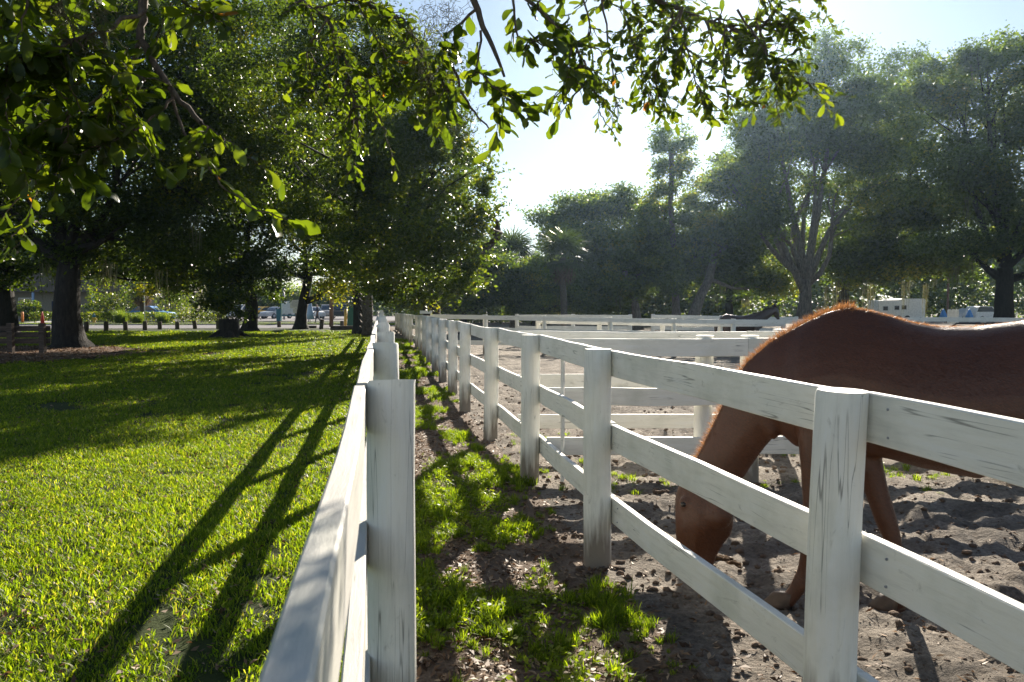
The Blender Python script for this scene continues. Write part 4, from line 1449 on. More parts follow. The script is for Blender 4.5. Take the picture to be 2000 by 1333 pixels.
hy = empty("fire_hydrant", gb_(184, 67))
tag(hy, "yellow fire hydrant with a blue bonnet in front of the hedge", "fire hydrant")
MB().lathe([(.17, 0), (.17, .05), (.12, .06), (.12, .5), (.16, .52), (.16, .57)], 14).build("barrel", M['yellow'], hy)
MB().lathe([(.15, .572), (.14, .68), (.09, .79), (.03, .82), (.03, .88), (.01, .89)], 14).build("bonnet", M['teal'], hy)
for s in (1, -1):
    MB().tube([(s * .1, 0, .40), (s * .22, 0, .40)], [.06, .06], 10).build("outlet_cap", M['yellow'], hy)

bg_ = "wooden bollards along the lawn edge"
for px, Y, h, lean, lb in ((168, 45.5, .62, .05, "dark bollard touching the right side of the massive oak trunk"), (207, 46.5, .62, .01, "bollard right of the massive trunk, below the hydrant"), (245, 48.5, .58, -.02, "bollard in front of the rounded ornamental grass clump"),
                           (283, 49.7, .58, 0, "bollard directly below the thin pale pole"), (312, 51, .52, 0, "bollard in front of the tan-tipped grass clump"), (346, 51.6, .5, .02, "bollard in front of the gap between the two hedges"),
                           (381, 52.4, .56, -.09, "leaning bollard in front of the shorter hedge"), (426, 52.5, .55, 0, "bollard just left of the cut stump"), (545, 56, .46, 0, "short bollard between straight trunk and forked oak"),
                           (627, 52, .66, .12, "leaning bollard right of the forked oak, by the walker"), (668, 55, .5, 0, "short bollard standing behind the long timber")):
    root = empty("bollard", gb_(px, Y))
    tag(root, lb, "bollard", bg_)
    root.rotation_euler = (0, lean, random.uniform(-.1, .1))
    mb = MB()
    mb.tube([(0, 0, -.15), (0, 0, h * .5), (0, 0, h - .03), (0, 0, h)], [.14, .138, .135, .12], 12, jit=.03)
    mb.build("post_body", M['bollard'], root)
tm = tag(MB().box((0, 0, .13), (1.55, .24, .26)).build("landscape_timber", M['dark_wood'], None, gb_(669, 50.5), (0, 0, .05)), "long dark timber lying on the grass near the palm trunk", "timber")
tm2 = tag(MB().box((0, 0, .09), (1.1, .22, .18)).build("landscape_timber", M['dark_wood'], None, gb_(603, 54), (0, 0, .05)), "short low timber lying just right of the forked oak", "timber")
tag(MB().tube([(0, 0, -.2), (.05, 0, 4), (.16, 0, 8.2)], [.15, .14, .11], 12).build("utility_pole", M['pole'], None, gb_(647, 57.5)), "brown wooden utility pole beyond the leaning bollard", "pole")
tag(MB().tube([(0, 0, -.2), (0, 0, 7)], [.13, .1], 12).build("utility_pole", M['pole'], None, gb_(1850, 82)), "yellowish pole right of the white trailer", "pole")
tag(MB().tube([(0, 0, 0), (0, 0, 4.2)], [.04, .04], 10).build("sign_pole", M['white'], None, gb_(283, 66)), "thin pale pole in front of the blue car", "pole")
tag(MB().tube([(0, 0, 0), (0, 0, 3.6)], [.11, .1], 12).build("concrete_pole", M['grey'], None, gb_(555, 86)), "grey pole rising behind the green-posted sign", "pole")
yp = tag(MB().tube([(0, 0, 0), (0, 0, 1.35)], [.11, .11], 12).build("guard_post", M['yellow'], None, gb_(674, 56), (0, .05, 0)), "yellow guard post behind the long timber", "post")
tag(MB().lathe([(.11, 0), (.11, .95), (.07, 1.0)], 12).build("marker_post", M['orange'], None, gb_(44, 72)), "orange-yellow marker post between the left oak trunks", "post")
cn = empty("traffic_cone", gb_(83, 65))
tag(cn, "tall red cone behind the plank fence post", "cone")
MB().box((0, 0, .03), (.4, .4, .05)).build("base", M['rubber'], cn)
MB().lathe([(.17, .055), (.05, 1.05), (.03, 1.08)], 14).build("cone_body", M['red'], cn)
MB().lathe([(.1, .55), (.079, .72)], 14).build("white_band", M['white'], cn)

sg = empty("notice_sign", gb_(567, 80))
tag(sg, "white sign board between green posts left of the forked oak", "sign")
for x in (-.95, .95): MB().box((x, 0, 1.05), (.12, .12, 2.2)).build("post", M['green'], sg)
MB().prism([(-.86, .75), (.86, .75), (.86, 1.75), (.5, 2.0), (0, 2.1), (-.5, 2.0), (-.86, 1.75)], -.03, .03).build("panel", M['white'], sg)
MB().box((0, 0, .58), (1.76, .05, .14)).build("crossboard", M['teal'], sg)
nb = empty("notice_board", gb_(577, 66))
tag(nb, "cream notice board with dark text lines beside the forked oak", "sign")
MB().box((.05, 0, .75), (.08, .08, 1.5)).build("post", M['bollard'], nb)
MB().box((-.02, -.05, 1.72), (.82, .04, .72)).build("panel", M['cream'], nb)
MB().box((.1, -.05, 1.14), (.56, .04, .4)).build("lower_panel", M['cream'], nb)
for i in range(6):
    MB().box((-.02 + .03 * (i % 2), -.074, 1.98 - i * .09), (.6 - .08 * (i % 3), .006, .03)).build("text_line", M['grey'], nb)
ab = empty("sandwich_board", gb_(688, 60), .3)
tag(ab, "dark green folding board by the yellow guard post", "sign")
for s in (1, -1):
    MB().add([(-.35, s * .35, .0), (.35, s * .35, 0), (.35, s * .04, 1.5), (-.35, s * .04, 1.5), (-.35, s * .31, .0), (.35, s * .31, 0), (.35, 0, 1.5), (-.35, 0, 1.5)], [(0, 1, 2, 3), (7, 6, 5, 4), (0, 4, 5, 1), (1, 5, 6, 2), (2, 6, 7, 3), (3, 7, 4, 0)]).build("board", M['green'], ab)
tb = tag(MB().box((0, 0, .62), (.42, .4, 1.24)).build("utility_box", M['teal'], None, gb_(545, 79)), "teal utility box left of the green-posted sign", "box")
tn = empty("folded_umbrella", gb_(606, 69))
tag(tn, "closed blue umbrella standing behind the forked oak", "umbrella")
MB().tube([(0, 0, 0), (0, 0, 2.3)], [.025, .02], 8).build("pole", M['silver'], tn)
MB().lathe([(.38, .35), (.30, .9), (.17, 1.6), (.06, 2.2), (.02, 2.28)], 12).build("canopy", M['light_blue'], tn)


def person(label, loc, rz, shirt, trousers, stride=0.25, arm=0.3):
    root = empty("person", loc, rz)
    tag(root, label, "person")
    me = bpy.data.meshes.new("body")
    J = [(0, 0, .95), (0, 0, 1.2), (0, 0, 1.42), (0, 0, 1.52), (.02, 0, 1.62), (.03, 0, 1.72),
         (0, .17, 1.40), (-arm * .4, .22, 1.12), (-arm * .2 + .1, .22, .87), (.12 - arm * .2, .21, .78), (0, -.17, 1.40), (arm * .4, -.22, 1.12), (arm * .6 + .1, -.22, .9), (arm * .6 + .14, -.21, .81),
         (0, .09, .9), (stride * .5, .1, .5), (stride * .6, .1, .08), (stride * .6 + .16, .1, .04), (0, -.09, .9), (-stride * .4, -.1, .5), (-stride * 1.1, -.1, .09), (-stride * 1.1 + .15, -.1, .04)]
    E = [(0, 1), (1, 2), (2, 3), (3, 4), (4, 5), (2, 6), (6, 7), (7, 8), (8, 9), (2, 10), (10, 11), (11, 12), (12, 13), (0, 14), (14, 15), (15, 16), (16, 17), (0, 18), (18, 19), (19, 20), (20, 21)]
    rad = [.15, .14, .16, .06, .095, .075, .07, .048, .038, .035, .07, .048, .038, .035, .095, .065, .045, .04, .095, .065, .045, .04]
    me.from_pydata(J, E, [])
    t = link("tmp", me)
    t.modifiers.new("s", 'SKIN')
    for i, v in enumerate(me.skin_vertices[0].data): v.radius = (rad[i], rad[i])
    me.skin_vertices[0].data[0].use_root = True
    sb = t.modifiers.new("u", 'SUBSURF')
    sb.levels = 1
    dg = bpy.context.evaluated_depsgraph_get()
    m2 = bpy.data.meshes.new_from_object(t.evaluated_get(dg))
    bpy.data.objects.remove(t)
    m2.name = "body"
    for k in (shirt, trousers, 'skin', 'hair'): m2.materials.append(M[k])
    for p in m2.polygons:
        z = p.center.z
        y = abs(p.center.y)
        p.use_smooth = True
        p.material_index = 3 if (z > 1.69 or (z > 1.58 and p.center.x < -.03)) else 2 if z > 1.5 or (y > .16 and z < 1.12) else 0 if z > .93 else 1
        if z < .07: p.material_index = 3
    link("body", m2, root)
    return root


person("person in dark clothes walking across the road", gb_(620, 69), R(200), 'navy', 'navy', .28)
person("person in bright blue shirt behind the forked oak", gb_(601, 72), R(-70), 'blue', 'navy', .05, .1)
person("small distant figure in blue right of the green folding board", gb_(698, 86), R(-80), 'blue', 'navy', .1, .1)

# ------------------------------------------------------------------ far things: right
tr = empty("horse_trailer", gb_(1750, 80), R(8))
tag(tr, "white horse trailer with small dark windows beyond the horse's back", "trailer")
MB().prism([(-2.6, .5), (2.5, .5), (2.55, .8), (2.55, 2.36), (2.4, 2.5), (-.1, 2.5), (-.25, 2.42), (-2.55, 2.3), (-2.6, 2.1)], -1.0, 1.0).build("body", M['white'], tr)
for x, zz in ((-1.9, 1.5), (-.65, 1.55), (.15, 1.6)):
    wf = MB().box((x, -1.012, zz), (.62, .03, .5)).build("window", M['silver'], tr)
    MB().box((x, -1.03, zz), (.5, .02, .4)).build("pane", M['black'], wf)
for x in (-.72, .18):
    MB().box((x, -1.008, 1.28), (.78, .02, 1.5)).build("door", M['white'], tr)
for x in (-.4, .55):
    MB().tube([(x, -1.02, .4), (x, -.8, .4)], [.38, .38], 16).build("wheel", M['rubber'], tr)
car("white car with the sun glinting on its roof, far right beside the thick oak", gb_(1925, 84), R(15), 'white', 1)
car("pale car left of the thick oak trunk, under trees", gb_(1893, 92), R(10), 'silver', 0)
pp = empty("picket_panel", gb_(1861, 70))
tag(pp, "small panel of three white round-topped pickets beyond the far rails", "panel")
for i in range(3): MB().prism([(-.16, .1), (.16, .1), (.16, 1.35), (.1, 1.45), (-.1, 1.45), (-.16, 1.35)], -.02, .02).build("picket", M['white'], pp, ((i - 1) * .36, 0, 0))
for z in (.5, 1.1): MB().box((0, .05, z), (1.1, .05, .08)).build("crossbar", M['grey'], pp)
for px, lb in ((1842, "closed blue umbrella left of the yellowish pole"), (1893, "closed blue umbrella right of the picket panel")):
    u = empty("folded_umbrella", gb_(px, 78))
    tag(u, lb, "umbrella")
    MB().tube([(0, 0, 0), (0, 0, 1.5)], [.03, .02], 8).build("pole", M['silver'], u)
    MB().lathe([(.42, .45), (.30, .85), (.10, 1.35), (.02, 1.45)], 12).build("canopy", M['blue'], u)
bgate = empty("pipe_gate", (float((1900 - 1000) / FPX * 22), 22, -.12))
tag(bgate, "black rounded pipe gate showing just above the horse's back", "gate")
MB().tube([(-.62, 0, 0), (-.62, 0, 1.0), (-.57, 0, 1.14), (-.47, 0, 1.2), (1.0, 0, 1.2), (1.1, 0, 1.14), (1.15, 0, 1.0), (1.15, 0, 0)], .028, 8).build("hoop", M['black'], bgate)
for z in (.3, .75): MB().tube([(-.6, 0, z), (1.13, 0, z)], .02, 8).build("crossbar", M['black'], bgate)

# ------------------------------------------------------------------ the overhanging oak branches close to the camera
def near_leaf_mesh(k):
    rnd = random.Random(k)
    n = 6
    W = [0.10, 0.20, 0.30, 0.37, 0.34, 0.20]
    vs = [(0, 0, 0)]
    rows = []
    for i in range(n):
        y = 0.06 + 0.86 * i / (n - 1)
        w = W[i] * rnd.uniform(.82, 1.12)
        lob = 1.0 if i % 2 else 1.12
        z = 0.10 * math.sin(y * 3.0 + k) - 0.10 * y
        vs += [(-w * .5 * 1.35 * lob, y, z + 0.07), (0, y, z), (w * .5 * 1.35 * rnd.uniform(.85, 1.15), y, z + 0.07)]
    vs.append((rnd.uniform(-.03, .03), 1.0, -0.10 + 0.1 * math.sin(3 + k)))
    fs = [(0, 2, 1), (0, 3, 2)]
    for i in range(n - 1):
        a = 1 + 3 * i
        fs += [(a, a + 1, a + 4, a + 3), (a + 1, a + 2, a + 5, a + 4)]
    a = 1 + 3 * (n - 1)
    fs += [(a, a + 1, 3 * n + 1), (a + 1, a + 2, 3 * n + 1)]
    return [Vector(v) for v in vs], fs


LEAFV = [near_leaf_mesh(k) for k in range(6)]
TW = []   # twigs: (list of points, r0, r1)
LV = []   # leaves: (pos, direction, size, tint)


def twig(pts, r0, r1, leaves=True, size=0.055, every=0.035, start=0.25, spread=0.8, clusters=0, depth=0):
    """a curved twig given as 3-D points, with alternate leaves and side shoots"""
    P3 = [Vector(p) for p in pts]
    dense = []
    for i in range(len(P3) - 1):
        for s in range(4):
            dense.append(P3[i].lerp(P3[i + 1], s / 4) + Vector((random.gauss(0, .004), random.gauss(0, .004), random.gauss(0, .004))))
    dense.append(P3[-1])
    TW.append((dense, r0, r1))
    L = sum((dense[i + 1] - dense[i]).length for i in range(len(dense) - 1))
    if leaves:
        m = max(2, int(L / every))
        for k in range(m + 1):
            t = start + (1 - start) * k / m
            f = t * (len(dense) - 1)
            i = min(int(f), len(dense) - 2)
            p = dense[i].lerp(dense[i + 1], f - i)
            tv = (dense[i + 1] - dense[i]).normalized()
            d = (tv * 0.6 + Vector((random.gauss(0, .7), random.gauss(0, .7), random.gauss(-.25, .5))) * spread).normalized()
            LV.append((p, d, size * (1.18 if p.x / p.y < -0.28 else 1.12 if -.08 < p.x / p.y < .07 else 0.93) * random.uniform(.55, 1.25), random.random()))
    for k in range(clusters):
        t = random.uniform(.2, .98)
        f = t * (len(dense) - 1)
        i = min(int(f), len(dense) - 2)
        p = dense[i].lerp(dense[i + 1], f - i)
        tv = (dense[i + 1] - dense[i]).normalized()
        d = (tv * .5 + Vector((random.gauss(0, .7), random.gauss(0, .8), random.gauss(-.12, .5)))).normalized()
        ll = random.uniform(.08, .21)
        q = p + d * ll * .5 + Vector((0, 0, -.01))
        twig([p, q, p + d * ll + Vector((0, 0, -.02))], r0 * .45 + .0006, .0008, True, size, every * .9, .2, spread, 0, depth + 1)


def pxs(l, Y0, Y1=None):
    Y1 = Y1 or Y0
    n = len(l)
    return [P(x, y, Y0 + (Y1 - Y0) * i / max(1, n - 1)) for i, (x, y) in enumerate(l)]


# left spray
twig(pxs([(285, -120), (278, 20), (276, 78), (300, 125), (340, 185), (392, 240)], 2.5, 2.4), .017, .007, False)
twig(pxs([(276, 78), (262, 110), (245, 150)], 2.5), .009, .005, False)
twig(pxs([(330, 170), (350, 235), (400, 320), (440, 370), (500, 410), (585, 440)], 2.45, 2.35), .006, .0015, True, .062, .030, .35)
twig(pxs([(245, 150), (190, 190), (120, 260), (70, 350), (55, 440)], 2.5, 2.3), .005, .001, True, .05, .032, .2, clusters=8)
twig(pxs([(300, 130), (250, 200), (180, 230), (60, 240), (-40, 260)], 2.5, 2.2), .006, .002, True, .062, .022, .1, clusters=13)
twig(pxs([(340, 185), (300, 230), (230, 270), (170, 300), (150, 330)], 2.4, 2.3), .005, .0015, True, .06, .022, .1, clusters=11)
twig(pxs([(390, 238), (410, 250), (455, 285)], 2.4), .003, .001, True, .05, .03, .2, clusters=4)
twig(pxs([(280, 20), (200, 60), (120, 90), (20, 110), (-60, 110)], 2.4, 2.0), .007, .002, True, .06, .02, .0, clusters=17)
twig(pxs([(280, -40), (180, -20), (90, 20), (-20, 40)], 2.6, 2.3), .008, .002, True, .06, .022, .0, clusters=14)
twig(pxs([(120, 90), (130, 160), (140, 220), (120, 300)], 2.2), .004, .001, True, .055, .024, .1, clusters=10)
twig(pxs([(200, 60), (215, 140), (230, 200), (200, 260)], 2.3), .004, .001, True, .055, .024, .1, clusters=10)
twig(pxs([(280, -40), (330, -10), (380, 20), (440, 30)], 2.5), .005, .001, True, .055, .025, .1, clusters=9)
twig(pxs([(285, -60), (190, -60), (60, -40), (-80, -20)], 2.2, 1.8), .008, .002, True, .06, .024, .0, clusters=13)
twig(pxs([(20, 110), (10, 190), (20, 280)], 2.1), .004, .001, True, .055, .024, .1, clusters=9)
# middle spray, smaller leaves farther up
twig(pxs([(470, -120), (560, -20), (640, 40), (680, 130), (700, 260)], 3.6, 3.5), .014, .002, True, .048, .022, .25, clusters=35)
twig(pxs([(640, 40), (600, 90), (610, 160), (630, 210)], 3.5), .005, .001, True, .042, .02, .1, clusters=24)
twig(pxs([(680, 130), (720, 170), (735, 220), (752, 255)], 3.4), .005, .002, True, .045, .05, .1, clusters=4)
twig(pxs([(560, -20), (690, 0), (790, 40), (830, 120), (850, 200)], 3.4, 3.2), .009, .002, True, .055, .02, .1, clusters=35)
twig(pxs([(700, 10), (745, 90), (770, 160), (730, 150)], 3.2), .004, .001, True, .06, .022, .1, clusters=16)
twig(pxs([(690, 230), (680, 290), (695, 345)], 3.4), .003, .0008, True, .045, .03, .1, clusters=4)
twig(pxs([(640, 40), (660, 100), (655, 190), (690, 250)], 3.7), .004, .001, True, .04, .018, .1, clusters=21)
twig(pxs([(830, 60), (820, 140), (840, 180), (815, 230)], 3.2), .003, .001, True, .05, .024, .1, clusters=10)
# main bough crossing above the frame to the right
twig(pxs([(640, -260), (900, -90), (930, 20), (960, 90), (985, 150)], 3.0, 2.9), .02, .005, False)
twig(pxs([(870, 80), (900, 180), (925, 220), (955, 252)], 2.9), .006, .003, False)
twig(pxs([(930, 20), (870, 70), (860, 150), (880, 180)], 2.9), .006, .001, True, .06, .022, .1, clusters=9)
twig(pxs([(940, 60), (930, 140), (980, 180), (1030, 210)], 2.8), .005, .0012, True, .062, .026, .1, clusters=7)
twig(pxs([(900, -90), (1040, 10), (1090, 50), (1130, 100), (1150, 170)], 2.9, 3.0), .01, .0015, True, .058, .024, .15, clusters=15)
twig(pxs([(1000, 0), (1010, 70), (1080, 95), (1110, 150)], 2.8), .005, .001, True, .06, .024, .1, clusters=9)
twig(pxs([(700, -260), (1000, -120), (1200, -30), (1330, 20), (1440, 60), (1540, 40)], 3.4, 3.6), .016, .003, True, .055, .03, .3, clusters=48)
twig(pxs([(1130, -60), (1150, 60), (1165, 160), (1172, 262)], 3.2), .005, .0008, True, .036, .024, .25, clusters=8)
twig(pxs([(1170, -40), (1190, 80), (1200, 170), (1206, 248)], 3.2), .005, .0008, True, .036, .026, .3, clusters=6)
twig(pxs([(1330, 20), (1300, 70), (1280, 150), (1292, 230)], 3.2), .005, .0008, True, .052, .028, .2, clusters=13)
twig(pxs([(1330, 20), (1340, 90), (1360, 160), (1390, 205)], 3.2), .005, .001, True, .05, .026, .2, clusters=18)
twig(pxs([(1420, 50), (1412, 110), (1420, 185), (1440, 200)], 3.2), .004, .0009, True, .048, .03, .3, clusters=10)
twig(pxs([(1440, 20), (1500, 110), (1540, 130), (1580, 165)], 3.2), .005, .001, True, .052, .026, .2, clusters=18)
twig(pxs([(1480, 40), (1500, 120), (1520, 175)], 3.2), .004, .001, True, .052, .026, .2, clusters=12)
twig(pxs([(1200, -30), (1230, 60), (1250, 120), (1265, 180)], 3.3), .004, .001, True, .045, .024, .1, clusters=18)
twig(pxs([(1380, 10), (1400, 60), (1460, 90), (1470, 130)], 3.4), .004, .001, True, .05, .024, .1, clusters=18)
twig(pxs([(1150, -20), (1220, 20), (1260, 50), (1230, 110)], 3.6), .004, .001, True, .045, .022, .1, clusters=21)
twig(pxs([(1240, -40), (1300, 0), (1340, 60), (1330, 120)], 3.7), .004, .001, True, .045, .022, .1, clusters=21)
twig(pxs([(1440, -40), (1500, 0), (1540, 40), (1545, 60)], 3.5), .004, .001, True, .045, .022, .1, clusters=18)
twig(pxs([(1560, -60), (1600, 0), (1610, 12)], 3.3), .003, .001, True, .045, .03, .4, clusters=1)

ov = empty("overhanging_oak", (-3.2, -2.6, 0))
tag(ov, "oak branches with large backlit leaves hanging in from the top", "tree")
bt = MB()
trunk_top = Vector((-2.4, -1.6, 3.4))
bt.tube([(-3.2, -2.6, -.2), (-3.2, -2.6, .3), (-3.0, -2.3, 1.8), trunk_top], [.75, .55, .42, .34], 14, jit=.04)
for p in ((285, -120, 2.5), (470, -120, 3.6), (640, -260, 3.0), (700, -260, 3.4)):
    e = P(*p)
    bt.tube([trunk_top, trunk_top.lerp(e, .35) + Vector((0, 0, .5)), trunk_top.lerp(e, .7) + Vector((0, 0, .35)), e], [.16, .09, .045, .02], 9, jit=.04)
bt.v = [(x + 3.2, y + 2.6, z) for x, y, z in bt.v]
bt.build("bough", M['bark'], ov)
tt_ = MB()
for pts, r0, r1 in TW:
    m = len(pts)
    tt_.tube(pts, [r0 + (r1 - r0) * i / (m - 1) for i in range(m)], 6 if r0 > .004 else 4, caps=False)
tt_.v = [(x + 3.2, y + 2.6, z) for x, y, z in tt_.v]
o = tt_.build("twigs", M['twig'], ov)
# leaves: the largest in the picture as parts, the rest as one part
LEAFM = []
for k, (lv, lf) in enumerate(LEAFV):
    for t in (0.15, 0.4, 0.6, 0.8, 0.985):
        me = bpy.data.meshes.new("leaf")
        me.from_pydata([tuple(v) for v in lv], [], lf)
        a = me.attributes.new("tint", 'FLOAT', 'POINT')
        a.data.foreach_set("value", np.full(len(lv), t, dtype=np.float32))
        me.polygons.foreach_set("use_smooth", np.ones(len(me.polygons), dtype=bool))
        me.materials.append(M['near_leaf'])
        LEAFM.append((k, t, me))


def seen_key(l):
    p, d, s, t = l
    x, z = p.x / p.y * FPX + 1000, 597 - (p.z - H) / p.y * FPX
    inside = -20 < x < 2020 and -10 < z < 600
    return -(s / p.y) if inside else 1.0


LV.sort(key=seen_key)
rest_v, rest_q, rest_t = [], [], []
for i, (p, d, s, t) in enumerate(LV):
    zax = Vector((random.gauss(0, .6), random.gauss(0, .6), 1)).normalized()
    xax = d.cross(zax).normalized()
    zax = xax.cross(d)
    mt = Matrix((xax, d, zax)).transposed()
    if i < 300:
        cls = 4 if t > .993 else min(3, int(t * 4))
        k = random.randrange(6) * 5 + cls
        o = link("leaf", LEAFM[k][2], ov)
        o.matrix_parent_inverse = Matrix.Identity(4)
        o.location = p - ov.location
        o.rotation_euler = mt.to_euler()
        o.scale = (s, s, s)
    else:
        lv, lf = LEAFV[i % 6]
        b = len(rest_v)
        rest_v += [tuple(mt @ (v * s) + p - ov.location) for v in lv]
        rest_q += [tuple(j + b for j in f) for f in lf]
        rest_t += [t * .95 if t < .996 else 1.0] * len(lv)
me = bpy.data.meshes.new("leaves")
me.from_pydata(rest_v, [], rest_q)
a = me.attributes.new("tint", 'FLOAT', 'POINT')
a.data.foreach_set("value", np.array(rest_t, dtype=np.float32))
me.polygons.foreach_set("use_smooth", np.ones(len(me.polygons), dtype=bool))
me.materials.append(M['near_leaf'])
o = link("leaves", me, ov)
o['kind'] = 'stuff'
print("near leaves", len(LV))


def tangle(centers, n, r):
    """wiry strands of ball moss caught in the twigs"""
    mb = MB()
    for c in centers:
        for _ in range(n):
            p = Vector(c) + Vector((random.gauss(0, r * .7), random.gauss(0, r * .7), random.gauss(0, r)))
            pts = [p]
            d = Vector((random.gauss(0, 1), random.gauss(0, 1), random.gauss(-.3, 1))).normalized()
            for k in range(5):
                d = (d + Vector((random.gauss(0, .6), random.gauss(0, .6), random.gauss(-.1, .6)))).normalized()
                pts.append(pts[-1] + d * .016)
            mb.tube([q - ov.location for q in pts], .0009, 3, caps=False)
    return mb


o = tangle([P(840, 40, 3), P(850, 90, 3), P(830, 130, 3), P(870, 130, 3), P(850, 190, 3.1), P(900, 230, 3.3), P(880, 30, 3), P(130, 20, 2.2), P(150, 50, 2.2), P(200, 30, 2.2)], 70, .055).build("ball_moss", M['moss'], ov)
o['kind'] = 'stuff'
aa = o.data.attributes.new("tint", 'FLOAT', 'POINT')
aa.data.foreach_set("value", np.full(len(o.data.vertices), .5, dtype=np.float32))


# ------------------------------------------------------------------ grass, litter, clods
def scatter(name, source_mesh, pts, rot, scl):
    """one object whose geometry nodes set a tuft of blades on every point"""
    me = bpy.data.meshes.new(name)
    me.vertices.add(len(pts))
    me.vertices.foreach_set("co", np.asarray(pts, dtype=np.float32).ravel())
    for nm, arr, ty in (("rot", rot, 'FLOAT_VECTOR'), ("scl", scl, 'FLOAT_VECTOR')):
        a = me.attributes.new(nm, ty, 'POINT')
        a.data.foreach_set("vector", np.asarray(arr, dtype=np.float32).ravel())
    o = link(name, me)
    src = bpy.data.objects.new(name + "_tuft", source_mesh)
    ng = bpy.data.node_groups.new(name + "_scatter", 'GeometryNodeTree')
    ng.interface.new_socket("Geometry", in_out='INPUT', socket_type='NodeSocketGeometry')
    ng.interface.new_socket("Geometry", in_out='OUTPUT', socket_type='NodeSocketGeometry')
    gi, go = ng.nodes.new("NodeGroupInput"), ng.nodes.new("NodeGroupOutput")
    oi = ng.nodes.new("GeometryNodeObjectInfo")
    oi.inputs["Object"].default_value = src
    mp = ng.nodes.new("GeometryNodeMeshToPoints")
    ip = ng.nodes.new("GeometryNodeInstanceOnPoints")
    ar = ng.nodes.new("GeometryNodeInputNamedAttribute")
    ar.data_type = 'FLOAT_VECTOR'
    ar.inputs[0].default_value = "rot"
    a2 = ng.nodes.new("GeometryNodeInputNamedAttribute")
    a2.data_type = 'FLOAT_VECTOR'
    a2.inputs[0].default_value = "scl"
    L = ng.links.new
    L(gi.outputs[0], mp.inputs[0])
    L(mp.outputs[0], ip.inputs["Points"])
    L(oi.outputs["Geometry"], ip.inputs["Instance"])
    L(ar.outputs["Attribute"], ip.inputs["Rotation"])
    L(a2.outputs["Attribute"], ip.inputs["Scale"])
    L(ip.outputs[0], go.inputs[0])
    md = o.modifiers.new("scatter", 'NODES')
    md.node_group = ng
    tag(o, kind='stuff')
    return o


def in_view(x, y, m=1.12):
    return np.abs(x) < (0.667 * y + 0.5) * m


def lawn_points():
    out = []
    y = 0.9
    while y < 47:
        s = 0.20 * max(1.0, y / 7.0) ** 0.85
        xs = np.arange(-0.72 * y - 2.5, float(left_x(y)) - 0.02, s)
        for x in xs: out.append((x + random.uniform(-.5, .5) * s, y + random.uniform(-.5, .5) * s, max(1.0, y / 7.0) ** 0.85))
        y += s
    return np.array(out)


lp = lawn_points()
lp = lp[lp[:, 0] < left_x(lp[:, 1]) - 0.12]
mul = ((lp[:, 0] + 17.5) / 5.3) ** 2 + ((lp[:, 1] - 24.6) / 5.7) ** 2
lp = lp[mul > rng.uniform(.75, 1.25, len(lp))]
thin = fbm(lp[:, 0] * .8, lp[:, 1] * .8, 8, 3)
lp = lp[(thin > 0.34) | (rng.random(len(lp)) < .72)]
n = len(lp)
hgt = 0.62 + 0.75 * fbm(lp[:, 0] * 1.1 + 5, lp[:, 1] * 1.1, 2, 3) + 0.25 * rng.random(n)
V, q, t = blades(190, 0.17, 0.039, 0.0037, 1.2, (0.02, 0.98))
tuft = np_mesh("lawn_tuft", V, q, M['grass'], t)
scatter("lawn_grass", tuft, np.stack([lp[:, 0], lp[:, 1], np.zeros(n) + .005], 1), np.stack([rng.normal(0, .05, n), rng.normal(0, .05, n), rng.random(n) * 6.28], 1),
        np.stack([lp[:, 2], lp[:, 2], np.minimum(hgt * lp[:, 2] ** .35, 1.9)], 1))
# verge across the road
m = 2600
vx, vy = rng.uniform(-62, -10, m), rng.uniform(60, 68, m)
kk = vy > 61.2 + (vx + 50) * .06 + 0.0
vx, vy = vx[kk], vy[kk]
m = len(vx)
scatter("verge_grass", tuft, np.stack([vx, vy, np.zeros(m)], 1), np.stack([np.zeros(m), np.zeros(m), rng.random(m) * 6.28], 1), np.tile(np.array([[3.2, 3.2, 1.8]]), (m, 1)))

V, q, t = blades(34, 0.055, 0.12, 0.0042, 0.8, (0.15, 0.85))
tuft2 = np_mesh("lane_tuft", V, q, M['grass'], t)
# lane: patchy tufts, denser by the left fence and in the middle distance
m = 15000
ly_ = 1.2 + 34 * rng.random(m) ** 2.3
u = rng.random(m)
lx_ = left_x(ly_) * (1 - u) + right_x(ly_) * u
dn = fbm(lx_ * 1.7 + 2, ly_ * 1.3, 11, 4) + 0.12 * np.exp(-((ly_ - 6.0) / 2.6) ** 2) + 0.06 * (u < .35) - 0.16 * np.clip(u - .62, 0, 1) - 0.05 * (ly_ < 3.3)
kp = rng.random(m) < np.clip((dn - 0.495) * 6, 0, 0.66)
lx_, ly_, dd = lx_[kp], ly_[kp], dn[kp]
m = len(lx_)
print("lane tufts", m, "lawn tufts", n)
s = 0.18 + 1.6 * np.clip(dd - .50, 0, .25) + .40 * rng.random(m) ** 3
s = s * np.maximum(1, ly_ / 10) ** .5
scatter("lane_grass", tuft2, np.stack([lx_, ly_, ground_z(lx_, ly_)], 1), np.stack([rng.normal(0, .15, m), rng.normal(0, .15, m), rng.random(m) * 6.28], 1), np.stack([s, s, s * rng.uniform(.55, 1.1, m)], 1))
# short fringe along the foot of both fences and weeds in the paddock
m = 900
py_ = rng.uniform(6.2, 9.4, m)
px_ = right_x(py_) + rng.uniform(.1, 7.5, m)
kp = (fbm(px_ * 1.1, py_ * 1.8 + 4, 12, 3) > .52)
px_, py_ = px_[kp], py_[kp]
m = len(px_)
s = rng.uniform(.35, .8, m)
scatter("paddock_weeds", tuft2, np.stack([px_, py_, ground_z(px_, py_)], 1), np.stack([rng.normal(0, .2, m), rng.normal(0, .2, m), rng.random(m) * 6.28], 1), np.stack([s, s, s * .7], 1))

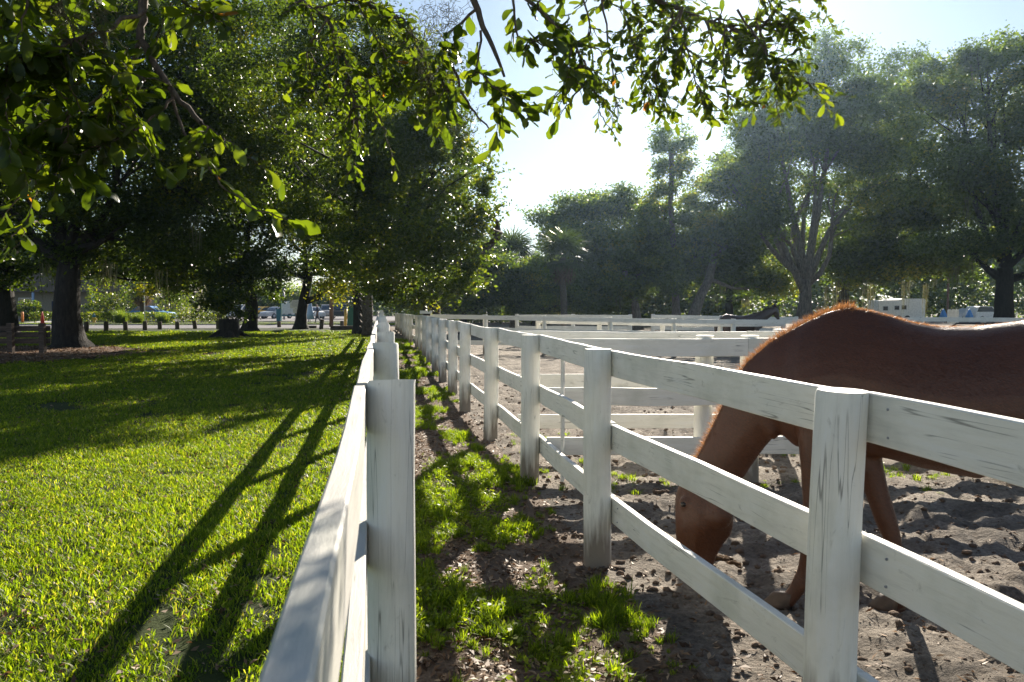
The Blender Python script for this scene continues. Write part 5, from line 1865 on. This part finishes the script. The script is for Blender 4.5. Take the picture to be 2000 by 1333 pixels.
# broad-leaved weeds in the lane
wv = []
for _ in range(520):
    y = 2.2 + 5.5 * random.random()
    u = random.uniform(.08, .75)
    x = float(left_x(y)) * (1 - u) + float(right_x(y)) * u
    if fbm(np.array([x * 1.7 + 2]), np.array([y * 1.3]), 11, 4)[0] < .46: continue
    for k in range(9):
        wv.append((x + random.gauss(0, .03), y + random.gauss(0, .03), .02 + random.random() * .06))
V, q, t = leaf_quads(np.array(wv), rng.uniform(.018, .042, len(wv)), .6, 1.4, .1, rng.uniform(.5, .9, len(wv)))
tag(link("lane_weeds", np_mesh("lane_weeds", V, q, M['grass'], t)), kind='stuff')

# dry leaves and thatch on the lawn
m = 5200
fy = 1.3 + 24 * rng.random(m) ** 1.7
fx = left_x(fy) - .15 - rng.random(m) * (.5 * fy + .6)
pts = np.stack([fx, fy, .018 + .03 * rng.random(m)], 1)
V, q, t = leaf_quads(pts, rng.uniform(.018, .05, m) * np.maximum(1, fy / 9), .45, 1.2, .14, rng.uniform(.2, 1, m))
tag(link("lawn_litter", np_mesh("lawn_litter", V, q, M['litter'], t)), kind='stuff')

# fallen leaves
m = 34000
fy = 1.4 + 26 * rng.random(m) ** 2.4
u = rng.random(m)
fx = left_x(fy) * (1 - u) + right_x(fy) * u + np.where(rng.random(m) < .12, rng.uniform(0, 1.2, m), 0)
kp = rng.random(m) < np.clip(1.25 - 1.1 * u, .12, 1)
fx, fy = fx[kp], fy[kp]
m = len(fx)
pts = np.stack([fx, fy, ground_z(fx, fy) + .004 + .014 * rng.random(m) + .05 * (fbm(fx * 2.5, fy * 2.5, 3, 4) - .45)], 1)
V, q, t = leaf_quads(pts, rng.uniform(.025, .06, m), .42, 2.6, .14)
tag(link("fallen_leaves", np_mesh("fallen_leaves", V, q, M['litter'], t)), kind='stuff')
m = 5000
a, r = rng.random(m) * 6.283, np.sqrt(rng.random(m))
pts = np.stack([-17.5 + 5.4 * r * np.cos(a), 24.6 + 5.8 * r * np.sin(a), .03 + .02 * rng.random(m)], 1)
V, q, t = leaf_quads(pts, rng.uniform(.06, .13, m), .5, 2.2, .14)
tag(link("mulch_leaves", np_mesh("mulch_leaves", V, q, M['litter'], t)), kind='stuff')

# bits of straw and leaf trodden into the paddock
m = 5000
fy = 1.8 + 16 * rng.random(m) ** 1.8
fx = right_x(fy) + rng.random(m) * (0.75 * fy + 1.5)
pts = np.stack([fx, fy, ground_z(fx, fy) + dirt_relief(fx, fy, fx - right_x(fy)) + .006], 1)
V, q, t = leaf_quads(pts, rng.uniform(.02, .06, m), .22, 2.2, .1, rng.uniform(.3, 1, m))
tag(link("trodden_straw", np_mesh("trodden_straw", V, q, M['litter'], t)), kind='stuff')

# clods of churned dirt
ico = [Vector(v).normalized() for v in ((0, 0, 1), (.89, 0, .45), (.28, .85, .45), (-.72, .53, .45), (-.72, -.53, .45), (.28, -.85, .45), (.72, .53, -.45), (-.28, .85, -.45), (-.89, 0, -.45), (-.28, -.85, -.45), (.72, -.53, -.45), (0, 0, -1))]
icf = np.array([(0, 1, 2), (0, 2, 3), (0, 3, 4), (0, 4, 5), (0, 5, 1), (1, 6, 2), (2, 7, 3), (3, 8, 4), (4, 9, 5), (5, 10, 1), (6, 7, 2), (7, 8, 3), (8, 9, 4), (9, 10, 5), (10, 6, 1), (11, 7, 6), (11, 8, 7), (11, 9, 8), (11, 10, 9), (11, 6, 10)])
icv = np.array([tuple(v) for v in ico])
m = 15000
cy = 1.5 + 15 * rng.random(m) ** 1.9
co = rng.random(m) ** 1.2 * (0.75 * cy + 1.5)
cx = right_x(cy) - .15 + co
cs = 0.0035 + 0.026 * rng.random(m) ** 5
cz = ground_z(cx, cy) + dirt_relief(cx, cy, cx - right_x(cy)) + cs * .25
V = icv[None] * cs[:, None, None] * rng.uniform(.45, 1.4, (m, 12, 1)) * np.array([1.15, 1.0, .72]) + np.stack([cx, cy, cz], 1)[:, None]
F = (icf[None] + (np.arange(m) * 12)[:, None, None]).reshape(-1, 3)
tag(link("dirt_clods", np_mesh("dirt_clods", V.reshape(-1, 3), F, M['clod'], None, True)), kind='stuff')

# droppings beside the muzzle
mp_ = MB()
for _ in range(46):
    r = .11 * math.sqrt(random.random())
    a = random.uniform(0, 6.28)
    k = random.uniform(.014, .03)
    c = Vector((r * math.cos(a), r * math.sin(a), .015 + max(0, .05 - r * .4) * random.random()))
    mp_.add([c + Vector((v.x * 1.2, v.y, v.z * .8)) * k * random.uniform(.8, 1.15) for v in ico], [tuple(f) for f in icf.tolist()], True)
tag(mp_.build("manure_heap", M['manure'], None, P(1408, 1108, 4.62) * 1.0), "small brown heap of manure on the dirt beside the horse's muzzle", "manure")

# loose twine on the near fence
tw = MB().tube([P(1688, 1072, 2.55), P(1686, 1050, 2.53), P(1690, 1036, 2.53), P(1694, 1050, 2.54), P(1697, 1072, 2.55)], .0016, 5)
tag(tw.build("twine", M['white']), "loose loop of white twine on the middle rail beside the nearest post", "twine")
